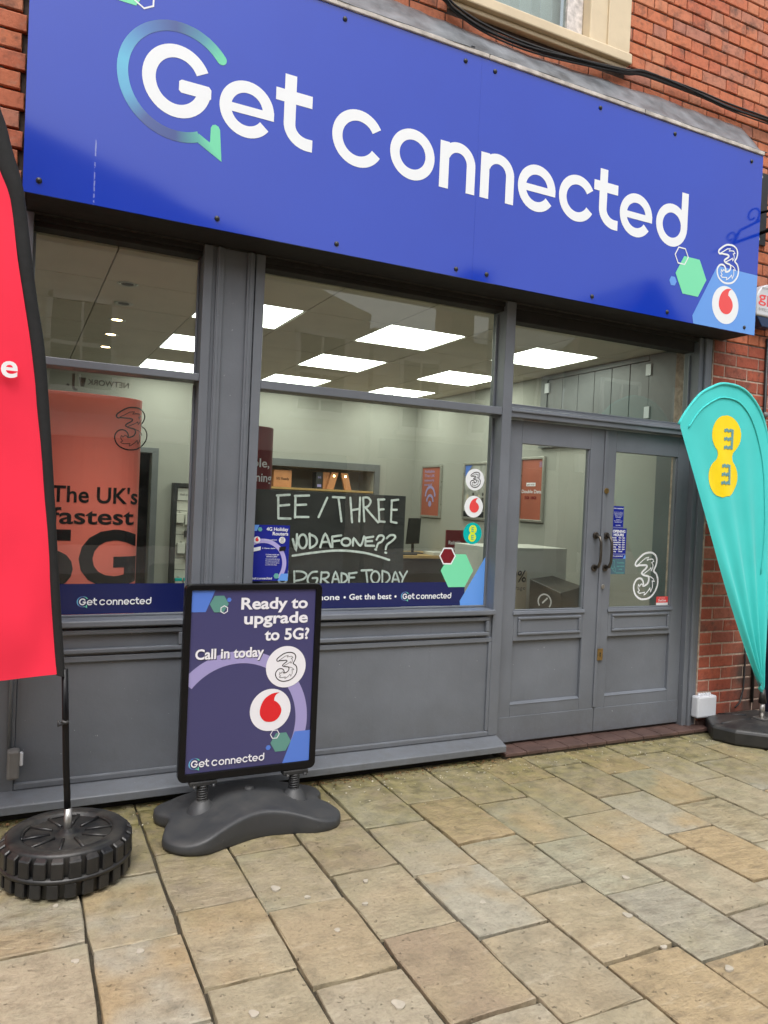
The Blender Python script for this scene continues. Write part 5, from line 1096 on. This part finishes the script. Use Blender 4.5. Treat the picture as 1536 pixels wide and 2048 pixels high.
# white plinth and black speed-test box seen through the left door
wp = thing('white_plinth', 'white display plinth with percent lettering behind the left door', 'plinth', (3.6, 1.1, FZ))
box('body', 3.18, 3.90, 1.0, 1.5, FZ, 1.162, 'white_card', wp, .003); box('cream_strip', 3.2, 3.525, .995, .9992, .1, .985, 'pale_wood', wp, 0)
Print(facing(.9940)).text('99%', 3.515, .905, .085, .20, 'R', .012).text('coverage', 3.512, .845, .030, .20, 'R', .006).obj('lettering', 'vinyl_black', wp)
bb = thing('black_speed_box', 'black box with a white speedometer symbol behind the left door', 'box', (3.5, .65, FZ))
Nn, Lf, Rr = Vector((3.50, .56, 0)), Vector((3.405, .80, 0)), Vector((3.80, .68, 0)); Bk = Lf+(Rr-Nn)
MB().add([(Nn.x, Nn.y, FZ), (Rr.x, Rr.y, FZ), (Bk.x, Bk.y, FZ), (Lf.x, Lf.y, FZ), (Nn.x, Nn.y, .875), (Rr.x, Rr.y, .905), (Bk.x, Bk.y, .96), (Lf.x, Lf.y, .95)], [(3, 2, 1, 0), (4, 5, 6, 7), (0, 1, 5, 4), (1, 2, 6, 5), (2, 3, 7, 6), (3, 0, 4, 7)]).obj('body', 'box_black', bb, .003)
u_ = (Nn-Lf).normalized(); P = Plane(Lf+Vector((0, 0, 0)), u_, (0, 0, 1)).lifted(.0012)
Print(P).arc(.13, .80, .052, -40, 220, .011).ribbon([(.115, .79), (.150, .825)], .012, caps=True).text('5G', .13, .722, .018, .035, 'C', .01).obj('speedometer', 'poster_white', bb)
# slatwall of accessories
sw = thing('accessory_slatwall', 'white slatwall of phone accessories in a black frame on the back wall', 'display', (1.75, 4.4, .2))
box('frame', 1.485, 1.532, 4.36, 4.449, .1, 1.565, 'black_plastic', sw); box('frame', 1.5325, 2.15, 4.36, 4.449, 1.523, 1.565, 'black_plastic', sw); box('frame', 2.10, 2.15, 4.36, 4.449, .1, 1.5225, 'black_plastic', sw)
for i in range(11): box('slat', 1.533, 2.099, 4.40, 4.448, .16+i*.124, .278+i*.124, 'slat_white', sw, .003)
hd = box('header_card', 1.54, 1.80, 4.385, 4.3985, 1.385, 1.515, 'white_card', sw); wordmark(Print(facing(4.3835)), 1.565, 1.435, .22).obj('wordmark', 'grey_plastic', hd)
for i, (x, z, m, h_, w_) in enumerate(((1.53, 1.15, 'slat_white', .10, .075), (1.62, 1.13, 'white_card', .11, .06), (1.55, .83, 'white_card', .11, .08), (1.64, .76, 'white_card', .18, .06), (1.72, .80, 'photo_card', .14, .06), (1.54, .40, 'white_card', .17, .07), (1.63, .40, 'white_card', .17, .07), (1.72, .40, 'photo_card', .16, .06), (1.71, 1.12, 'vinyl_teal', .10, .06), (1.62, 1.00, 'black_plastic', .07, .04))):
    pk = tag(thing('accessory_pack', ('white boxed', 'white carded', 'small white boxed', 'tall white carded', 'grey carded', 'teal topped cable', 'second teal topped cable', 'grey cable', 'teal boxed', 'black')[i]+' accessory pack hanging on the slatwall', 'packet', (x+w_/2, 4.37, z), 'accessory packs on the slatwall'))
    box('pack', x, x+w_, 4.345, 4.385, z, z+h_, m, pk, .003); MB().tube([(x+w_/2, 4.34, z+h_+.01), (x+w_/2, 4.398, z+h_+.012)], .004, 6).obj('hook', 'steel', pk)
    if i in (5, 6): box('top_band', x-.001, x+w_+.001, 4.343, 4.386, z+h_-.03, z+h_+.001, 'vinyl_teal', pk)
# alcove shelf
sh = thing('alcove_shelf', 'oak shelf in the back wall alcove', 'shelf', (3.0, 4.6, 1.56)); box('board', 2.201, 3.819, 4.44, 4.86, 1.555, 1.578, 'oak_edge', sh, .002)
ob = thing('orange_box', 'square orange box reading 5G Ready on the alcove shelf', 'box', (2.70, 4.5, 1.578)); box('carton', 2.60, 2.81, 4.47, 4.62, 1.579, 1.768, 'orange_card', ob, .003); Print(facing(4.4685)).text('5G Ready', 2.705, 1.66, .028, .15, 'C', .014).obj('lettering', 'vinyl_black', ob)
bk = thing('black_box', 'narrow black box beside the leaning orange boxes on the shelf', 'box', (3.145, 4.5, 1.578)); box('carton', 3.105, 3.185, 4.47, 4.60, 1.579, 1.770, 'black_plastic', bk, .003); Print(facing(4.4685)).text('5G', 3.145, 1.70, .02, .04, 'C', .01).rect(3.12, 3.17, 1.60, 1.63).obj('lettering', 'poster_lilac', bk)
for i, (x0, dx, lab) in enumerate(((3.20, .0, 'upright orange box in the alcove'), (3.235, .055, 'orange phone box leaning right on the alcove shelf'), (3.46, -.055, 'orange phone box leaning left on the alcove shelf'))):
    o_ = thing('leaning_box', lab, 'box', (x0+.05, 4.5, 1.578), 'orange boxes on the alcove shelf'); w_ = .085; y0 = 4.50 if i == 0 else 4.455
    MB().add([(x0, y0, 1.579), (x0+w_, y0, 1.579), (x0+w_+dx, y0, 1.775), (x0+dx, y0, 1.775), (x0, y0+.03, 1.579), (x0+w_, y0+.03, 1.579), (x0+w_+dx, y0+.03, 1.775), (x0+dx, y0+.03, 1.775)], [(0, 1, 2, 3), (7, 6, 5, 4), (0, 4, 5, 1), (1, 5, 6, 2), (2, 6, 7, 3), (3, 7, 4, 0)]).obj('carton', 'orange_card', o_, .002)
    if i: Print(facing(y0-.0012)).disc(x0+w_/2+dx*.75, 1.735, .012).obj('spot', 'spot_lamp', o_)

# ================================================================== GRAPHICS STUCK ON THE GLASS
IN = GL-0.0035          # prints sit just outside the pane
gf = facing(IN)
# blue bands along the foot of the two windows
bd = thing('window_band', 'navy vinyl band with short white lettering along the foot of the left window', 'window vinyl', (.4, IN, .866), 'navy vinyl bands on the windows')
box('band', .053, .772, IN, IN+.001, .879, 1.022, 'vinyl_navy', bd, 0); gq = facing(IN-.0012)
wordmark(Print(gq), .290, .921, .326).obj('wordmark', 'vinyl_white', bd); o = bubble(Print(gq), .306, .938, .1).obj('speech_ring', 'gradient_print', bd); ring_colours(o, .306, .938)
bd = thing('window_band', 'long navy vinyl band of white lettering along the foot of the middle window', 'window vinyl', (1.8, IN, .866), 'navy vinyl bands on the windows')
box('band', 1.103, 2.40, IN, IN+.001, .879, 1.016, 'vinyl_navy', bd, 0)
Print(gq).text('Get the phone', 1.605, .925, .030, .36, 'R', .018).text('Get the best', 1.662, .925, .030, .258, 'L', .018).disc(1.635, .938, .0065).disc(1.945, .938, .0065).obj('lettering', 'vinyl_white', bd)
wordmark(Print(gq), 1.990, .921, .318).obj('wordmark', 'vinyl_white', bd); o = bubble(Print(gq), 2.006, .938, .1).obj('speech_ring', 'gradient_print', bd); ring_colours(o, 2.006, .938)
hxs = thing('hexagon_sticker', 'green hexagon sticker with white outline hexagon on the middle window', 'sticker', (2.34, IN, 1.08))
Print(facing(IN-.0016)).hexagon(2.342, 1.083, .111).obj('green_hexagon', 'vinyl_green', hxs); Print(facing(IN-.0022)).ribbon(hexpts(2.272, 1.168, .052), .0075, True).obj('hexagon_outline', 'vinyl_white', hxs); Print(facing(IN-.0018)).hexagon(2.272, 1.168, .050).obj('dark_hexagon', 'vinyl_dark_red', hxs)
tr_ = thing('blue_corner_sticker', 'sky blue triangular sticker in the lower right corner of the middle window', 'sticker', (2.47, IN, .88)); Print(facing(IN-.0024)).poly([(2.372, .879), (2.368, .905), (2.5335, 1.165), (2.5335, .879)]).obj('sheet', 'vinyl_sky', tr_)
def roundel(z, name, label, m): 
    r_ = thing(name, label, 'sticker', (2.437, IN, z), 'round network stickers on the middle window'); Print(gf).disc(2.437, z, .064).obj('disc', m, r_); return r_
r_ = roundel(1.620, 'round_sticker', 'white round sticker with an outlined numeral, topmost of three', 'vinyl_white'); three(Print(gq), 2.440, 1.620, .090, .0042, .002).obj('numeral_emblem', 'vinyl_black', r_)
r_ = roundel(1.461, 'round_sticker', 'white round sticker with a red drop, middle of three', 'vinyl_white'); drop(Print(gq), 2.440, 1.460, .062).obj('red_drop', 'vinyl_red', r_)
r_ = roundel(1.303, 'round_sticker', 'teal round sticker with a yellow figure-eight, lowest of three', 'vinyl_teal'); Print(gq).poly(dumbbell((2.438, 1.326), (.026, .026), (2.435, 1.280), (.026, .026))).obj('yellow_emblem', 'vinyl_yellow', r_)
q = Print(facing(IN-.0020))
for z in (1.326, 1.280):
    q.rect(2.428, 2.4315, z-.013, z+.013)
    for dz in (-.0115, 0, .0115): q.rect(2.4315, 2.445, z+dz-.0022, z+dz+.0022)
q.obj('emblem_letters', 'vinyl_teal', r_)
hp = thing('router_poster', 'small blue holiday routers poster stuck in the middle window corner', 'poster', (1.21, IN, 1.03))
hb = box('sheet', 1.106, 1.306, IN, IN+.001, 1.030, 1.320, 'vinyl_blue', hp, 0)
Print(gq).arc(1.165, 1.120, .118, -40, 128, .022, 40).obj('lilac_arc', 'vinyl_lilac', hb); Print(facing(IN-.0016)).poly([(1.1065, 1.288), (1.128, 1.288), (1.140, 1.3195), (1.1065, 1.3195)]).poly([(1.250, 1.0305), (1.268, 1.068), (1.3055, 1.068), (1.3055, 1.0305)]).obj('blue_corners', 'vinyl_sky', hb)
Print(facing(IN-.0022)).hexagon(1.145, 1.297, .012).hexagon(1.242, 1.056, .015).obj('jade_hexagons', 'vinyl_jade', hb); Print(facing(IN-.0022)).disc(1.131, 1.243, .0175).disc(1.266, 1.243, .0175).poly([(1.108, 1.200), (1.152, 1.209), (1.152, 1.190), (1.108, 1.180)]).obj('white_shapes', 'vinyl_white', hb)
drop(Print(facing(IN-.0028)), 1.131, 1.243, .0165).obj('red_drop', 'vinyl_red', hb); three(Print(facing(IN-.0028)), 1.2665, 1.243, .026, .0016, .0008).obj('numeral_emblem', 'grey_plastic', hb); Print(facing(IN-.0028)).poly([(1.252, 1.206), (1.288, 1.212), (1.286, 1.190), (1.252, 1.184)]).obj('black_router', 'vinyl_black', hb)
Print(facing(IN-.0026)).text('4G Holiday', 1.297, 1.291, .0175, .118, 'R', .02).text('Routers', 1.297, 1.268, .0175, .084, 'R', .02).text('1. Choose a network', 1.160, 1.241, .0060, .078, 'L', .02).text('2. Choose a device', 1.160, 1.197, .0060, .070, 'L', .02).text('3. Come inside and', 1.180, 1.164, .0065, .072, 'L', .02).text('choose a plan!', 1.184, 1.154, .0065, .058, 'L', .02).text('Want to streaming Netflix, Paddy & gaming', 1.180, 1.142, .0045, .075, 'L', .012).text('We usually recommend 1GB', 1.180, 1.132, .0045, .075, 'L', .012).text('Connect to all in 32 devices', 1.180, 1.122, .0045, .075, 'L', .012).text('up to 4GB without charge', 1.180, 1.112, .0045, .062, 'L', .012).obj('lettering', 'vinyl_white', hb)
wordmark(Print(facing(IN-.0026)), 1.110, 1.038, .108).obj('wordmark', 'vinyl_white', hb)
# reversed lettering on the left window
nl = thing('network_lettering', 'reversed grey NETWORK lettering high on the left window', 'lettering', (.42, IN+.012, 1.97)); q = Print(Plane((0, GL+.0085, 0)))
q.text('NETWORK', 0, 0, .026, .185, 'L', .014); q.text('J.', .225, -.014, .058, .05, 'L', .010).poly([(.198, -.012), (.215, -.012), (.222, .03), (.19, .03)])
q.mb.v = [(.475-x, y, 1.952+z) for x, y, z in q.mb.v]; q.obj('lettering', 'grey_plastic', nl)
# notices in the right door
DG = DY+.022-.0032; df = facing(DG)
def notice(name, label, x0, x1, z0, z1, m): 
    n_ = thing(name, label, 'notice', ((x0+x1)/2, DG, z0), 'notices behind the right door glass'); box('sheet', x0, x1, DG, DG+.001, z0, z1, m, n_, 0); return n_
n_ = notice('opening_notice', 'narrow blue notice above the opening hours', 3.484, 3.580, 1.362, 1.505, 'vinyl_blue'); q = Print(facing(DG-.0012)); wordmark(q, 3.492, 1.486, .080)
for i, (s_, w_) in enumerate((('Come in and talk to us', .076), ('about your next phone', .076), ('tablet or broadband', .068), ('deal in store', .060), ('today', .048), ('Repairs', .034), ('unlocking and cases', .072), ('accessories', .060))): q.text(s_, 3.532, 1.464-i*.0085-(.006 if i > 4 else 0), .0042, w_, 'C', .008)
q.text('01922 000000', 3.532, 1.378, .005, .04, 'C', .01); q.rect(3.490, 3.574, 1.3675, 1.3685); q.obj('lettering', 'vinyl_white', n_)
n_ = notice('opening_hours_sign', 'blue OPENING HOURS sign beside the door handles', 3.478, 3.612, 1.163, 1.3605, 'vinyl_blue'); q = Print(facing(DG-.0012)); q.text('OPENING', 3.547, 1.333, .0165, .106, 'C', .034).text('HOURS', 3.545, 1.310, .0165, .086, 'C', .034)
for i, (d_, h_) in enumerate((('Monday', '9am - 5pm'), ('Tuesday', '9am - 5pm'), ('Wednesday', '9am - 5pm'), ('Thursday', '9am - 5pm'), ('Friday', '9am - 5pm'), ('Saturday', '9am - 4pm'), ('Sunday', 'Closed'))):
    z = 1.2955-i*.0148; q.text(d_, 3.487, z, .0085, .052*len(d_)/9+.006, 'L', .035).text(h_, 3.545, z, .0085, .054 if h_ != 'Closed' else .034, 'L', .035)
q.rect(3.484, 3.606, 1.1925, 1.1938); wordmark(q, 3.486, 1.175, .096); q.obj('lettering', 'vinyl_white', n_); Print(facing(DG-.0014)).poly([(3.592, 1.1635), (3.6115, 1.1635), (3.6115, 1.186), (3.602, 1.186)]).obj('blue_corner', 'vinyl_sky', n_)
n_ = notice('cashless_notice', 'slate teal cashless payments only notice under the opening hours', 3.480, 3.614, 1.062, 1.1615, 'vinyl_slate'); q = Print(facing(DG-.0012)); q.text('Cashless', 3.604, 1.132, .010, .062, 'R', .012).text('payments', 3.604, 1.110, .010, .062, 'R', .012).text('only', 3.588, 1.090, .010, .030, 'R', .012).rect(3.535, 3.604, 1.068, 1.0715); q.ribbon([(3.492, 1.150), (3.518, 1.150), (3.518, 1.100), (3.492, 1.100)], .002, True).ribbon(smooth_path([(3.495, 1.105), (3.515, 1.085), (3.530, 1.075), (3.532, 1.095), (3.520, 1.112)], 4), .002).obj('lettering', 'vinyl_jade', n_)
n_ = thing('numeral_door_sticker', 'large white outlined numeral sticker on the right door glass', 'sticker', (3.84, DG, .9)); three(Print(df), 3.803, 1.050, .312, .0125, .0065, .88).obj('emblem', 'vinyl_white', n_)
n_ = notice('red_door_sticker', 'small red and white sticker low on the right door glass', 3.905, 4.010, .852, .909, 'vinyl_red'); q = Print(facing(DG-.0012)); q.rect(3.903, 4.010, .852, .868).text('DualCare', 3.957, .877, .014, .07, 'C', .016).text('PROTECTED BY', 3.955, .897, .005, .06, 'C', .01); q.obj('lettering', 'vinyl_white', n_)

# ================================================================== THE OTHER SIDE OF THE STREET (mirrored in sign and glass)
OY = -10.0
def sash(x, z, w, h, parent):
    f = MB().box(x, x+w, OY-.02, OY+.03, z, z+.08).box(x, x+w, OY-.02, OY+.03, z+h-.08, z+h).box(x, x+.08, OY-.02, OY+.03, z, z+h).box(x+w-.08, x+w, OY-.02, OY+.03, z, z+h).box(x, x+w, OY-.02, OY+.03, z+h/2-.03, z+h/2+.03).box(x+w/2-.02, x+w/2+.02, OY-.02, OY+.025, z, z+h).obj('window', 'far_white', parent)
    box('pane', x+.02, x+w-.02, OY-.012, OY-.004, z+.02, z+h-.02, 'screen_black', f, 0); box('sill', x-.08, x+w+.08, OY-.02, OY+.12, z-.09, z-.005, 'far_white', f, 0)
def front(mb, outline, y0, y1): return slab_y(mb, [(x, z) for x, z in outline][::-1], y0, y1)
def street_house(name, label, x0, x1, outline, m, wins, shop):
    h = thing(name, label, 'building', ((x0+x1)/2, OY, 0))
    front(MB(), outline, OY-.4, OY-.025).obj('wall', m, h)
    for w in wins: sash(*w, h)
    box('shop_fascia', x0+.2, x1-.2, OY-.024, OY+.12, 2.35, 2.75, shop, h, 0); box('shop_window', x0+.4, x1-.4, OY-.024, OY+.02, .5, 2.34, 'screen_black', h, 0); box('stall_riser', x0+.4, x1-.4, OY-.024, OY+.05, 0, .49, 'far_white', h, 0)
    return h
h = street_house('gabled_house', 'gabled brick house across the street mirrored in the glass', -6.5, 6.3, [(-6.5, 0), (6.3, 0), (6.3, 5.2), (4.6, 5.75), (0.6, 6.95), (-0.8, 7.35), (-6.5, 5.5)], 'far_render', [(-4.8, 3.1, 1.1, 1.6), (-2.2, 3.1, 1.1, 1.6), (0.4, 3.1, 1.1, 1.6), (3.0, 3.1, 1.1, 1.6), (4.75, 3.1, 1.1, 1.6)], 'far_white')
MB().add([(-6.7, OY-.3, 5.45), (-0.8, OY-.3, 7.42), (-0.8, OY-8, 7.42), (-6.7, OY-8, 5.45), (6.4, OY-.3, 5.20), (6.4, OY-8, 5.20)], [(0, 1, 2, 3), (1, 4, 5, 2)]).obj('roof', 'roof_slate', h)
h = street_house('rendered_house', 'low rendered house across the street mirrored in the glass', 6.4, 11.2, [(6.4, 0), (11.2, 0), (11.2, 4.95), (6.4, 4.95)], 'far_render', [(7.0, 2.95, 1.0, 1.5), (8.7, 2.95, 1.0, 1.5), (10.0, 2.95, .9, 1.5)], 'navy_paint')
rf = MB().add([(6.35, OY+.1, 4.9), (11.25, OY+.1, 4.9), (11.25, OY-2.5, 5.35), (6.35, OY-2.5, 5.35)], [(0, 1, 2, 3)]).obj('roof', 'roof_slate', h); box('chimney', 8.7, 9.3, OY-1.6, OY-.9, 5.0, 6.6, 'far_brick', rf, 0)
h = street_house('corner_house', 'tall gabled corner house across the street mirrored in the glass', 11.4, 17, [(11.4, 0), (17, 0), (17, 5.2), (15.0, 5.3), (13.3, 6.95), (11.6, 5.35)], 'far_brick', [(12.3, 3.0, 1.2, 1.6), (14.6, 3.0, 1.2, 1.6)], 'far_white')
MB().add([(11.4, OY-.3, 5.2), (13.3, OY-.3, 7.0), (13.3, OY-7, 7.0), (11.4, OY-7, 5.2), (15.2, OY-.3, 5.2), (15.2, OY-7, 5.2)], [(0, 1, 2, 3), (1, 4, 5, 2)]).obj('roof', 'roof_slate', h)
